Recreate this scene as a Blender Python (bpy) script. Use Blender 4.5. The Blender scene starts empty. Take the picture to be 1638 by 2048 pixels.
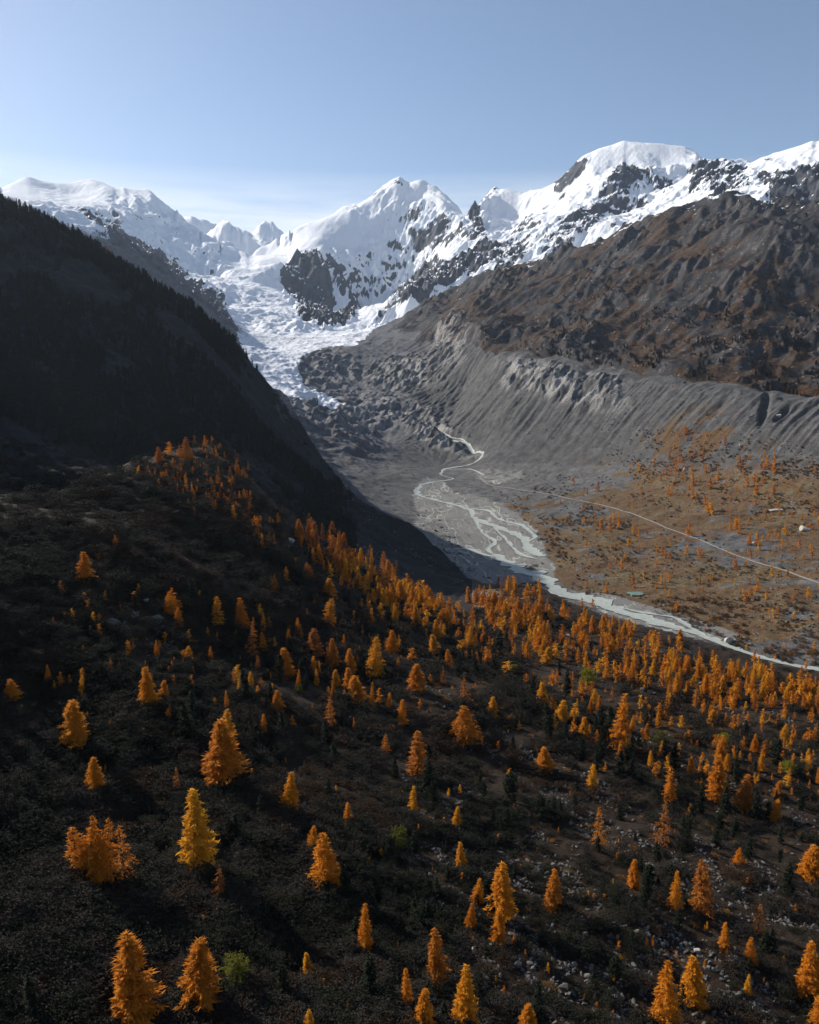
import bpy, math, random, time
import numpy as np
T0 = time.time()
R = math.radians
rng = np.random.default_rng(7)
random.seed(7)

# ------------------------------------------------------------------ camera
F = 1573.0                      # focal length in photo pixels (1638 x 2048)
PITCH = R(-9.2)
ZC = 200.0                      # camera height above the valley floor
scene = bpy.context.scene
cam_d = bpy.data.cameras.new("camera")
cam = bpy.data.objects.new("camera", cam_d)
scene.collection.objects.link(cam)
cam.location = (0, 0, ZC)
cam.rotation_euler = (R(90) + PITCH, 0, 0)
cam_d.sensor_fit = 'HORIZONTAL'
cam_d.sensor_width = 36
cam_d.lens = 36 * F / 1638
cam_d.clip_start = 1
cam_d.clip_end = 60000
scene.camera = cam
scene.render.resolution_x, scene.render.resolution_y = 819, 1024

# ------------------------------------------------------------------ light
SUN_AZ, SUN_EL = -56.0, 30.5     # degrees; azimuth from +Y, clockwise (left of the view is negative)
world = bpy.data.worlds.new("World")
scene.world = world
world.use_nodes = True
nt = world.node_tree
for n in list(nt.nodes): nt.nodes.remove(n)
w_out = nt.nodes.new("ShaderNodeOutputWorld")
w_bg = nt.nodes.new("ShaderNodeBackground")
sky = nt.nodes.new("ShaderNodeTexSky")
sky.sky_type = 'NISHITA'
sky.sun_disc = False
sky.sun_elevation = R(SUN_EL)
sky.sun_rotation = R(SUN_AZ)
sky.altitude = 2200
sky.air_density = 1.0
sky.dust_density = 2.2
sky.ozone_density = 1.5
w_bg.inputs[1].default_value = 0.108
# thin cirrus low over the horizon, all round
w_tc = nt.nodes.new("ShaderNodeTexCoord"); w_sx = nt.nodes.new("ShaderNodeSeparateXYZ"); nt.links.new(w_tc.outputs["Generated"], w_sx.inputs[0])
w_mp = nt.nodes.new("ShaderNodeMapping"); w_mp.inputs["Scale"].default_value = (3.0, 3.0, 26.0); nt.links.new(w_tc.outputs["Generated"], w_mp.inputs[0])
w_no = nt.nodes.new("ShaderNodeTexNoise"); w_no.inputs["Scale"].default_value = 1.3; w_no.inputs["Detail"].default_value = 6; w_no.inputs["Roughness"].default_value = .55; nt.links.new(w_mp.outputs[0], w_no.inputs["Vector"])
w_r1 = nt.nodes.new("ShaderNodeMapRange"); w_r1.inputs[1].default_value = .30; w_r1.inputs[2].default_value = .56; nt.links.new(w_no.outputs["Fac"], w_r1.inputs[0])
w_r2 = nt.nodes.new("ShaderNodeMapRange"); w_r2.inputs[1].default_value = .245; w_r2.inputs[2].default_value = .19; nt.links.new(w_sx.outputs[2], w_r2.inputs[0])
w_m = nt.nodes.new("ShaderNodeMath"); w_m.operation = 'MULTIPLY'; nt.links.new(w_r1.outputs[0], w_m.inputs[0]); nt.links.new(w_r2.outputs[0], w_m.inputs[1])
w_m2 = nt.nodes.new("ShaderNodeMath"); w_m2.operation = 'MULTIPLY'; w_m2.inputs[1].default_value = .75; nt.links.new(w_m.outputs[0], w_m2.inputs[0])
w_tint = nt.nodes.new("ShaderNodeMix"); w_tint.data_type = 'RGBA'; w_tint.blend_type = 'MULTIPLY'; w_tint.inputs[0].default_value = 1; w_tint.inputs[7].default_value = (1.03, .965, .90, 1)
nt.links.new(sky.outputs[0], w_tint.inputs[6])
w_mix = nt.nodes.new("ShaderNodeMix"); w_mix.data_type = 'RGBA'; w_mix.inputs[7].default_value = (6.6, 6.8, 7.1, 1)
nt.links.new(w_m2.outputs[0], w_mix.inputs[0]); nt.links.new(w_tint.outputs[2], w_mix.inputs[6])
nt.links.new(w_mix.outputs[2], w_bg.inputs[0])
nt.links.new(w_bg.outputs[0], w_out.inputs[0])
sun_d = bpy.data.lights.new("sun", 'SUN')
sun_d.energy = 4.8
sun_d.angle = R(0.5)
sun_d.color = (1.0, 0.93, 0.83)
sun = bpy.data.objects.new("sun", sun_d)
scene.collection.objects.link(sun)
sd = np.array([math.sin(R(SUN_AZ)) * math.cos(R(SUN_EL)), math.cos(R(SUN_AZ)) * math.cos(R(SUN_EL)), math.sin(R(SUN_EL))])
from mathutils import Vector
sun.rotation_euler = Vector(sd).to_track_quat('Z', 'Y').to_euler()
sun.location = (-600, 300, 800)
vs = scene.view_settings
vs.view_transform = 'Standard'; vs.look = 'None'; vs.exposure = 0.55; vs.gamma = 1.0
vs.use_curve_mapping = False
scene.cycles.max_bounces = 6
scene.cycles.volume_bounces = 0
scene.cycles.use_adaptive_sampling = True
scene.cycles.adaptive_threshold = 0.02

# ------------------------------------------------------------------ noise
_perm = rng.permutation(256)
_perm = np.concatenate([_perm, _perm, _perm])
_ga = rng.uniform(0, 2 * np.pi, 256)
_gx, _gy = np.cos(_ga).astype(np.float32), np.sin(_ga).astype(np.float32)
def pn(x, y):
    """gradient noise, about -1..1"""
    xi = np.floor(x).astype(np.int64); yi = np.floor(y).astype(np.int64)
    xf = (x - xi).astype(np.float32); yf = (y - yi).astype(np.float32)
    xi &= 255; yi &= 255
    u = xf * xf * xf * (xf * (xf * 6 - 15) + 10)
    v = yf * yf * yf * (yf * (yf * 6 - 15) + 10)
    x1 = (xi + 1) & 255; y1 = (yi + 1) & 255
    def g(a, b, dx, dy):
        h = _perm[_perm[a] + b]
        return _gx[h] * dx + _gy[h] * dy
    n00 = g(xi, yi, xf, yf); n10 = g(x1, yi, xf - 1, yf)
    n01 = g(xi, y1, xf, yf - 1); n11 = g(x1, y1, xf - 1, yf - 1)
    a = n00 + u * (n10 - n00); b = n01 + u * (n11 - n01)
    return (a + v * (b - a)) * 1.5
def fbm(x, y, lam, octs=4, gain=0.5, seed=0.0):
    s = np.zeros(np.shape(x), np.float32); a = 1.0; f = 1.0 / lam
    for o in range(octs):
        s += a * pn(x * f + 17.3 * o + seed, y * f - 9.1 * o + seed * 1.7)
        a *= gain; f *= 2.03
    return s
def ridged(x, y, lam, octs=5, gain=0.5, seed=0.0):
    s = np.zeros(np.shape(x), np.float32); a = 1.0; f = 1.0 / lam; w = 1.0
    for o in range(octs):
        n = 1.0 - 2.2 * np.abs(pn(x * f + 31.7 * o + seed, y * f + 11.9 * o - seed))
        s += a * n * w
        w = np.clip(0.5 + 0.6 * n, 0, 1)
        a *= gain; f *= 2.07
    return s
def streak(x, y, dx, dy, lam, length, seed=0.0, k=4):
    """noise smeared along the fall line (dx, dy): gullies and flutes"""
    s = np.zeros(np.shape(x), np.float32)
    for j in range(-k, k + 1):
        h = j * length / (2 * k)
        s += pn((x + dx * h) / lam + seed, (y + dy * h) / lam - seed)
    return s / (2 * k + 1) * 2.2
def streak_m(m, x, y, dx, dy, lam, length, seed=0.0):
    o = np.zeros(np.shape(x), np.float32); k = int(math.ceil(length / lam / 1.1))
    o[m] = streak(x[m], y[m], dx[m], dy[m], lam, length, seed, k) * math.sqrt(k / 4.0) * .95
    return o
def sst(a, b, x):
    t = np.clip((x - a) / (b - a), 0, 1)
    return t * t * (3 - 2 * t)

# ------------------------------------------------------------------ picture <-> world (used once, to lay the terrain out)
CP, SP = math.cos(PITCH), math.sin(PITCH)
def ray(px, py):
    u = (np.asarray(px, float) - 819) / F; v = (1024 - np.asarray(py, float)) / F
    dx = u; dy = CP - v * SP; dz = SP + v * CP
    h = np.hypot(dx, dy)
    return np.arctan2(dx, dy), dz / h
def project(x, y, z):
    """world (z absolute) -> photo pixel"""
    zz = z - ZC
    d = y * CP + zz * SP
    up = -y * SP + zz * CP
    return 819 + F * x / np.maximum(d, 1), 1024 - F * up / np.maximum(d, 1)

# feature lines of the terrain: (px, py, r) gives a distance, (px, py, z) with z < 0 a height relative to the camera
VIS = {
 'f2048': [(-250,2048,-64),(0,2048,-68),(400,2048,-73),(819,2048,-80),(1200,2048,-87),(1638,2048,-96),(1950,2048,-102)],
 'f1850': [(-250,1850,-64),(0,1850,-68),(400,1850,-74),(819,1850,-83),(1200,1850,-91),(1638,1850,-101),(1950,1850,-108)],
 'f1650': [(-250,1650,-62),(0,1650,-67),(400,1650,-74),(819,1650,-86),(1200,1650,-98),(1638,1650,-111),(1950,1650,-120)],
 'f1500': [(-250,1500,-58),(0,1500,-63),(400,1500,-73),(819,1500,-91),(1200,1500,-107),(1638,1500,-124),(1950,1500,-134)],
 'f1400': [(-250,1400,-54),(0,1400,-60),(300,1400,-67),(650,1400,-83),(900,1400,-99),(1200,1400,-119),(1638,1400,-141),(1950,1400,-155)],
 'f1290': [(-250,1290,-47),(0,1290,-54),(400,1290,-69),(700,1290,-97),(1000,1290,-132),(1300,1300,-160)],
 'f1200': [(-250,1200,-43),(0,1200,-49),(300,1200,-58),(500,1200,-71),(650,1200,-89),(800,1210,-118)],
 'f1100': [(-250,1100,-36),(0,1100,-43),(300,1100,-51),(500,1110,-68)],
 'spur': [(-300,1010,-33),(0,1000,-38),(100,985,-40),(190,962,335),(260,925,400),(330,903,470),(400,885,520),(440,893,535),(520,975,505),
          (600,1047,472),(700,1112,480),(800,1177,495),(880,1210,512),(950,1222,550)],
 'bank': [(1000,1195,-172),(1045,1168,-197),(1100,1190,-198),(1200,1235,-199),(1320,1265,-199),(1450,1300,-199),(1540,1330,-199),(1638,1355,-199),(1950,1420,-199)],
 'floor1': [(1090,1150,-199),(1200,1190,-199),(1320,1230,-199),(1450,1275,-199),(1638,1320,-199),(1950,1390,-199)],
 'floor2': [(895,1112,-199),(960,1140,-199),(1030,1150,-199)],
 'floor3': [(880,1050,-197),(960,1070,-198),(1060,1090,-198),(1200,1130,-196),(1400,1200,-197),(1638,1250,-195),(1950,1290,-195)],
 'floor4': [(835,985,-192),(900,1000,-194),(1000,1020,-194),(1100,1040,-192),(1300,1080,-190),(1638,1150,-184),(1950,1190,-182)],
 'floor5': [(880,945,-187),(960,960,-187),(1060,975,-184),(1200,1000,-180),(1400,1030,-176),(1638,1040,-167),(1950,1060,-160)],
 'mbase': [(985,918,1700),(1100,928,1600),(1200,932,1520),(1300,933,1430),(1400,935,1360),(1500,940,1300),(1638,950,1231),(1950,985,1110)],
 'mmid': [(1000,830,1851),(1100,840,1740),(1200,848,1640),(1350,858,1485),(1500,862,1390),(1638,870,1322),(1950,895,1190)],
 'mcrest': [(870,690,2900),(920,690,2500),(1000,706,2130),(1100,713,2000),(1200,738,1830),(1300,753,1710),(1400,763,1620),(1540,781,1510),(1638,791,1440),(1950,815,1280)],
 'mback': [(1000,697,2250),(1100,705,2110),(1200,729,1940),(1300,744,1810),(1400,754,1720),(1540,771,1600),(1638,780,1530),(1950,803,1370)],
 'side1': [(830,655,3350),(930,640,2900),(1050,650,2550),(1200,670,2250),(1350,690,2080),(1500,700,1960),(1638,700,1900),(1950,710,1800)],
 'side2': [(1020,600,3000),(1150,590,2700),(1300,600,2450),(1450,600,2300),(1560,590,2250),(1638,590,2250),(1950,590,2150)],
 'side3': [(1200,530,3000),(1350,500,2800),(1480,490,2600),(1560,500,2450),(1638,470,2600),(1950,470,2500)],
 'scrag': [(1440,398,3080),(1470,430,2950),(1400,430,3060),(1390,470,2950)],
 'sridge':[(740,672,3500),(790,640,3650),(850,614,3750),(950,574,3750),(1010,560,3650),(1080,535,3500),(1150,520,3400),(1220,498,3300),(1300,455,3250),(1350,425,3250),
           (1390,400,3200),(1440,392,3150),(1500,412,3050),(1560,428,2950),(1638,430,2850),(1950,430,2700)],
 'ridge': [(-350,330,1400),(-150,370,1340),(0,405,1290),(60,432,1275),(120,462,1260),(200,503,1240),(300,566,1210),(400,628,1170),(450,662,1150),(490,697,1130),(520,745,1115),
           (545,795,1105),(600,852,1085),(650,920,1055),(680,962,1020),(750,1020,970),(830,1070,920),(880,1108,860),(930,1150,810),(975,1188,-199)],
 'rface1':[(-250,650,930),(0,650,960),(150,660,960),(300,700,970),(420,760,970),(520,850,970),(600,930,950)],
 'rface2':[(-250,900,600),(0,880,650),(150,880,680),(270,870,740),(400,850,820),(470,890,840),(560,970,830),(680,1050,800),(800,1120,750),(900,1180,700)],
 'knob':  [(575,803,2030),(620,806,2080),(680,826,2030),(725,862,1930),(745,880,1880)],
 'knobf': [(640,900,1650),(700,900,1700),(760,925,1690),(830,940,1600),(700,960,1400),(780,1010,1250),(840,1040,1130)],
 'casc':  [(760,832,2180),(800,850,2080),(840,862,2000),(900,885,1900),(950,905,1830)],
 'glend': [(545,797,2120),(600,795,2200),(650,808,2200),(695,822,2180),(760,812,2230)],
 'glmid': [(515,745,2500),(560,745,2500),(590,735,2600)],
 'gltop': [(500,703,3000),(560,700,3100),(620,690,3250),(680,678,3420),(735,670,3550)],
 'bluff': [(620,755,2560),(660,722,2720),(700,700,2880),(740,690,3050)],
 'bluff2':[(640,790,2340),(700,790,2400),(760,780,2460)],
 'lumps': [(740,760,2600),(790,745,2560),(850,750,2500),(860,800,2250),(900,850,2030),(930,770,2260)],
 'icef':  [(510,690,3350),(520,640,3800),(560,620,4000),(600,640,3850)],
 'icef2': [(440,620,4150),(480,590,4400),(520,570,4700),(560,590,4500)],
 'icef3': [(430,560,4900),(480,540,5200),(520,530,5500),(565,530,5300)],
 'col':   [(470,500,6200),(510,497,6600),(545,497,6700)],
 'lrock': [(0,412,4700),(60,415,4550),(110,430,4400),(150,437,4300),(200,455,4100),(240,480,3950),(275,502,3800),(330,550,3600),(400,612,3400),(460,660,3200),(503,693,3050)],
 'lmid':  [(60,395,5600),(120,400,5600),(160,415,5100),(230,450,4800),(280,480,4600),(330,520,4300),(400,580,4000)],
 'lrib':  [(210,385,6400),(250,410,5900),(280,440,5500),(310,480,5100),(360,530,4700),(420,590,4300)],
 'lbowl': [(100,378,6700),(150,385,6600),(180,395,6300)],
 'lface': [(300,430,6100),(350,470,5900),(400,510,5500)],
 'left':  [(-350,430,7200),(-150,390,7200),(0,376,7000),(30,364,7000),(57,352,7000),(80,360,7000),(110,365,7050),(140,364,7100),(180,357,7050),(210,368,6950),(250,379,6850),(298,380,6750),
           (315,398,6650),(350,425,6500),(400,468,6250),(440,492,6050),(480,515,5850)],
 'far1':  [(360,445,9000),(385,434,9000),(412,441,9000)],
 'far2':  [(430,446,7900),(455,441,7900),(480,458,7900),(505,480,7700)],
 'far3':  [(500,470,9600),(512,445,9600),(535,439,9600),(560,457,9600),(580,475,9600)],
 'cent':  [(560,492,6500),(580,465,6550),(610,450,6600),(650,438,6650),(685,418,6750),(715,412,6800),(742,396,6900),(768,372,7000),(797,354,7000),(815,362,7000),(828,373,7000),(850,359,6850),
           (875,375,6750),(900,400,6650),(920,420,6500),(950,436,6300),(960,440,6150)],
 'cleft': [(570,510,5900),(600,500,5700),(640,480,6000),(660,460,6250)],
 'cbut':  [(600,512,5100),(575,555,4750),(590,600,4450),(625,640,4150),(660,662,3950),(690,650,4050),(705,610,4400),(680,560,4800),(650,530,5000)],
 'crib':  [(850,362,6800),(840,400,6450),(800,450,6100),(770,510,5650),(735,560,5200),(712,620,4500)],
 'ccoul': [(715,664,3800),(760,640,4250),(800,600,4700),(830,560,5200)],
 'crib2': [(900,405,6500),(890,450,6050),(870,500,5500),(850,550,5000),(810,600,4500),(760,655,3850)],
 'pyr':   [(958,436,5800),(975,400,5750),(988,374,5700),(1005,382,5700),(1030,383,5750),(1048,385,5700),(1065,381,5700)],
 'pyr1':  [(985,378,5650),(975,430,5250),(950,470,4950),(920,520,4600),(880,570,4250),(840,605,3950)],
 'pyrf':  [(1000,430,5350),(1030,440,5300),(1040,470,5100)],
 'pyr2':  [(1065,425,5200),(1040,470,4800),(1010,510,4400),(980,545,4000)],
 'dome':  [(1065,381,5700),(1098,370,5450),(1130,349,5350),(1150,330,5300),(1165,314,5300),(1195,300,5300),(1225,288,5350),(1252,282,5350),(1300,290,5350),(1345,288,5350),(1385,297,5300),(1412,325,5100),
           (1450,326,4700),(1490,320,4500),(1503,330,4300),(1530,315,4250),(1570,302,4250),(1600,288,4250),(1638,281,4250),(1750,300,4200),(1950,330,4100)],
 'dtop':  [(1215,350,5050),(1260,330,5080),(1320,330,5080),(1370,340,5000),(1400,360,4850)],
 'dface': [(1250,370,4850),(1290,385,4800),(1340,390,4780),(1300,430,4500),(1230,440,4500)],
 'drib':  [(1190,345,5050),(1180,385,4800),(1150,430,4550),(1120,470,4300),(1095,500,4100)],
 'dgul':  [(1130,400,5050),(1110,430,4850),(1085,470,4600)],
 'dfoot': [(1090,520,3950),(1150,505,3950),(1200,490,3900),(1240,480,3800),(1300,440,3900),(1370,400,4000)],
 'rp':    [(1520,350,3950),(1580,350,3850),(1638,340,3850),(1560,385,3500),(1638,390,3400)],
}
# ground the photograph does not show: (azimuth deg, r, z relative to camera)
HID = [(-75,20,-60),(-35,15,-74),(0,15,-78),(35,15,-82),(60,15,-88),(-80,60,-50),(-55,60,-60),(-35,60,-68),(0,60,-78),(35,60,-92),(60,60,-102),(-60,150,-30),(-80,150,-20),(60,150,-125),(45,150,-118),
 (-45,250,-25),(-60,300,-10),(-80,300,10),(45,250,-150),(60,250,-165),(45,400,-199),(60,400,-199),(45,800,-180),(60,800,-160),(45,1150,-100),(60,1150,0),(45,1500,120),(60,1500,250),(45,2500,500),(60,2500,700),(45,4500,1000),(60,4500,1000),
 (-15,640,-95),(-20,560,-75),(-10,680,-115),(-5,660,-140),(0,640,-165),(3,640,-180),(-25,480,-55),(-35,450,-30),(-50,500,10),(-50,800,110),(-43,1000,345),(-40,1000,200),(-60,1000,190),(-80,1000,190),  # unseen hill on the left, raised to throw shade into the hollow
 (-32,1500,360),(-36,1900,470),(-40,1900,470),(-45,1800,440),(-55,1600,350),(-70,1600,330),(-31,2100,450),(-36,2600,600),(-45,3000,600),(-60,3500,600),(-80,3500,600),
 (-27,1500,240),(-24,1600,180),(-18,1600,60),(-12,1500,-40),(-9,1500,-120),(-6,1400,-150),(-20,2200,120),(-15,2200,60),(-12,2100,-10),(-27,2400,300),(-27,3300,600),(-20,3000,330),(-15,2800,200),
 (-27,8500,1100),(-20,8500,1100),(-16,8200,1050),(-14,10500,1200),(-10,11000,1200),(-5,9000,1300),(0,8500,1300),(5,8000,1200),(10,7500,1200),(15,7000,1100),(20,6500,1000),(27,6000,900),(35,6000,900),
 (-40,5000,900),(-60,6000,900),(-80,6000,900),(-45,8000,1100),(-60,11000,1000),(0,12000,1000),(30,12000,900),(60,8000,900),(60,12000,900),(-27,12000,1000)]

VIS['ridge'] = [(a, b + (13 if a < 540 else 0), q) for a, b, q in VIS['ridge']]
for k_, rc_, f_ in (('cbut', 6500, .40), ('crib', 6900, .48), ('ccoul', 6800, .48), ('crib2', 6500, .35), ('lmid', 6900, .42), ('lrib', 6700, .42), ('lface', 6600, .2), ('lbowl', 7000, .3), ('cleft', 6600, .3)):
    VIS[k_] = [(a, b, q + (rc_ - q) * f_) for a, b, q in VIS[k_]]
cen = []
def add_vis(lst):
    prev = None
    for (px, py, q) in lst:
        th, t = ray(px, py); th = float(th); t = float(t)
        r = q if q > 0 else q / t
        cur = (th, math.log(r), t)
        if prev is not None:
            d = math.hypot(cur[0] - prev[0], cur[1] - prev[1]); n = max(1, int(d / 0.035))
            p0 = ray.__self__ if False else None
            for j in range(1, n):
                a = j / n
                px_ = ppx + (px - ppx) * a; py_ = ppy + (py - ppy) * a
                th_, t_ = ray(px_, py_); lr = prev[1] + (cur[1] - prev[1]) * a
                cen.append((float(th_), lr, float(t_) * math.exp(lr)))
        cen.append((th, math.log(r), t * r)); prev = cur; ppx, ppy = px, py
for k_, l_ in VIS.items(): add_vis(l_)
# a crest that stands before lower ground: drop right behind it
def behind(name, dlr, f, x0=-9999, x1=9999):
    for (px, py, q) in VIS[name]:
        if not (x0 <= px <= x1): continue
        th, t = ray(px, py); r = q if q > 0 else q / float(t)
        cen.append((float(th), math.log(r) + dlr, float(t) * r - f * r))
behind('sridge', 0.05, 0.02, 760)
behind('ridge', 0.09, 0.045, -400, 660)
behind('ridge', 0.06, 0.01, 660, 900)
behind('lrock', 0.04, 0.008)
behind('left', 0.08, 0.05); behind('cent', 0.06, 0.05); behind('dome', 0.07, 0.05)
behind('far1', 0.05, 0.04); behind('far2', 0.06, 0.04); behind('far3', 0.05, 0.04)
behind('knob', 0.05, 0.012); behind('spur', 0.12, 0.05, 100, 900); behind('mcrest', 0.02, 0.004, 950)
for (a_, r_, z_) in HID: cen.append((R(a_), math.log(r_), z_))
C = np.array(cen)
def wgt(lr): return np.exp(lr) + 300.0
val = C[:, 2] / wgt(C[:, 1])
def kern(d2): return -np.sqrt(d2 + 2e-6)
D2 = (C[:, None, 0] - C[None, :, 0]) ** 2 + (C[:, None, 1] - C[None, :, 1]) ** 2
n_ = len(C)
A_ = np.zeros((n_ + 3, n_ + 3)); A_[:n_, :n_] = kern(D2) - np.eye(n_) * 0.0003
A_[:n_, n_] = 1; A_[:n_, n_ + 1] = C[:, 0]; A_[:n_, n_ + 2] = C[:, 1]; A_[n_:, :n_] = A_[:n_, n_:].T
sol = np.linalg.solve(A_, np.concatenate([val, np.zeros(3)]))
# coarse base
TH0, TH1, LR0, LR1 = R(-82), R(62), math.log(12), math.log(13500)
ct = np.concatenate([np.arange(TH0, R(-33), 0.03), np.arange(R(-33), R(33), 0.0042), np.arange(R(33), TH1 + .03, 0.03)])
cl = np.concatenate([np.arange(LR0, 6.6, 0.015), np.arange(6.6, LR1 + 0.01, 0.0065)])
G = np.zeros((len(cl), len(ct)), np.float32)
c0 = C[:, 0].astype(np.float32); c1 = C[:, 1].astype(np.float32); ws = sol[:n_].astype(np.float32)
tt = ct.astype(np.float32)
dth2 = (tt[:, None] - c0[None, :]) ** 2
for i, l in enumerate(cl):
    G[i] = -(np.sqrt(dth2 + (np.float32(l) - c1)[None, :] ** 2 + 2e-6)) @ ws
G = G + sol[n_] + sol[n_ + 1] * ct[None, :] + sol[n_ + 2] * cl[:, None]
G = G * wgt(cl)[:, None]            # z relative to the camera
print('base', n_, G.shape, time.time() - T0)
# the skyline as traced: press down whatever the interpolation has filled in above it
SKYL = [(0,376),(30,364),(57,352),(80,361),(110,366),(138,365),(180,357),(205,366),(235,378),(250,375),(256,379),(298,380),(315,398),(350,425),(365,441),(385,433),(402,436),(415,442),(430,445),(447,441),(458,443),(480,458),(500,474),(510,458),(520,443),(542,442),(556,456),(577,477),
 (590,460),(612,449),(627,442),(650,431),(672,419),(714,411),(737,400),(755,384),(773,372),(795,354),(806,357),(818,367),(826,364),(843,358),(863,372),(882,378),(899,395),(919,417),(936,423),(947,424),(951,416),(958,417),(967,397),(978,385),(989,371),(996,379),
 (1008,375),(1033,383),(1050,385),(1068,380),(1098,370),(1133,347),(1158,315),(1188,302),(1248,282),(1268,285),(1318,288),(1373,296),(1395,308),(1410,325),(1448,327),(1483,320),(1500,327),(1518,317),(1558,302),(1598,290),(1623,281),(1637,284)]
_s = np.array([ray(a, b) for a, b in SKYL]); _m = (cl > 8.25)
for _i, _t in enumerate(ct):
    if _s[0, 0] <= _t <= _s[-1, 0]:
        _tt = G[_m, _i] / np.exp(cl[_m]); _ts = np.interp(_t, _s[:, 0], _s[:, 1]); _mx = _tt.max()
        if _mx > _ts: G[_m, _i] = (_tt - (_mx - _ts) * np.clip((_tt - _ts + .05) / (_mx - _ts + .05), 0, 1)) * np.exp(cl[_m])
def bilin(A, th, lr):
    a = np.clip(np.interp(th, ct, np.arange(len(ct))), 0, len(ct) - 1.001); b = np.clip(np.interp(lr, cl, np.arange(len(cl))), 0, len(cl) - 1.001)
    i = a.astype(int); j = b.astype(int); fa = a - i; fb = b - j
    return (A[j, i] * (1 - fa) + A[j, i + 1] * fa) * (1 - fb) + (A[j + 1, i] * (1 - fa) + A[j + 1, i + 1] * fa) * fb
# fall line of the (blurred) base, in world x,y
def blur(A, k):
    for _ in range(k):
        A = (np.roll(A, 1, 0) + np.roll(A, -1, 0) + 2 * A) / 4; A = (np.roll(A, 1, 1) + np.roll(A, -1, 1) + 2 * A) / 4
    return A
Gb = blur(G.copy(), 14)
rr = np.exp(cl)[:, None]
dr = np.gradient(Gb, cl, axis=0) / rr; dt_ = np.gradient(Gb, ct, axis=1) / rr
S_, C_ = np.sin(ct)[None, :], np.cos(ct)[None, :]
gx = dr * S_ + dt_ * C_; gy = dr * C_ - dt_ * S_
gm = np.hypot(gx, gy) + 1e-4
FX, FY, FS = gx / gm, gy / gm, gm

def line_r(name):
    """ln r of a feature line as a function of azimuth"""
    p = []
    for (px, py, q) in VIS[name]:
        th, t = ray(px, py); r = q if q > 0 else q / float(t)
        p.append((float(th), math.log(r)))
    p.sort()
    a = np.array(p)
    return lambda th: np.interp(th, a[:, 0], a[:, 1])
L_spur, L_bank, L_ridge, L_mb, L_mc, L_sr = [line_r(k) for k in ('spur', 'bank', 'ridge', 'mbase', 'mcrest', 'sridge')]
def _cr():
    p = []
    for k in ('left', 'far1', 'far2', 'far3', 'cent', 'pyr', 'dome'):
        for (px, py, q) in VIS[k]: p.append((float(ray(px, py)[0]), math.log(q)))
    p.sort(); return np.array(p).T
CREST = _cr()
def polymask(px, py, polys, soft=6.0, warp=None):
    m = np.zeros(px.shape, np.float32)
    if warp is not None: px = px + warp[0]; py = py + warp[1]
    for pts, s in polys:
        a = np.array(pts, float); x0, y0 = a.min(0) - soft; x1, y1 = a.max(0) + soft
        sel = (px > x0) & (px < x1) & (py > y0) & (py < y1)
        if not sel.any(): continue
        x = px[sel]; y = py[sel]; ins = np.zeros(x.shape, bool); dm = np.full(x.shape, 1e9)
        for i in range(len(a)):
            p, q = a[i], a[(i + 1) % len(a)]
            c = ((p[1] > y) != (q[1] > y)) & (x < (q[0] - p[0]) * (y - p[1]) / (q[1] - p[1] + 1e-12) + p[0]); ins ^= c
            v = q - p; t = np.clip(((x - p[0]) * v[0] + (y - p[1]) * v[1]) / (v @ v + 1e-9), 0, 1)
            dm = np.minimum(dm, np.hypot(x - p[0] - t * v[0], y - p[1] - t * v[1]))
        m[sel] = np.maximum(m[sel], s * sst(-soft, soft, np.where(ins, dm, -dm)))
    return m
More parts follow.
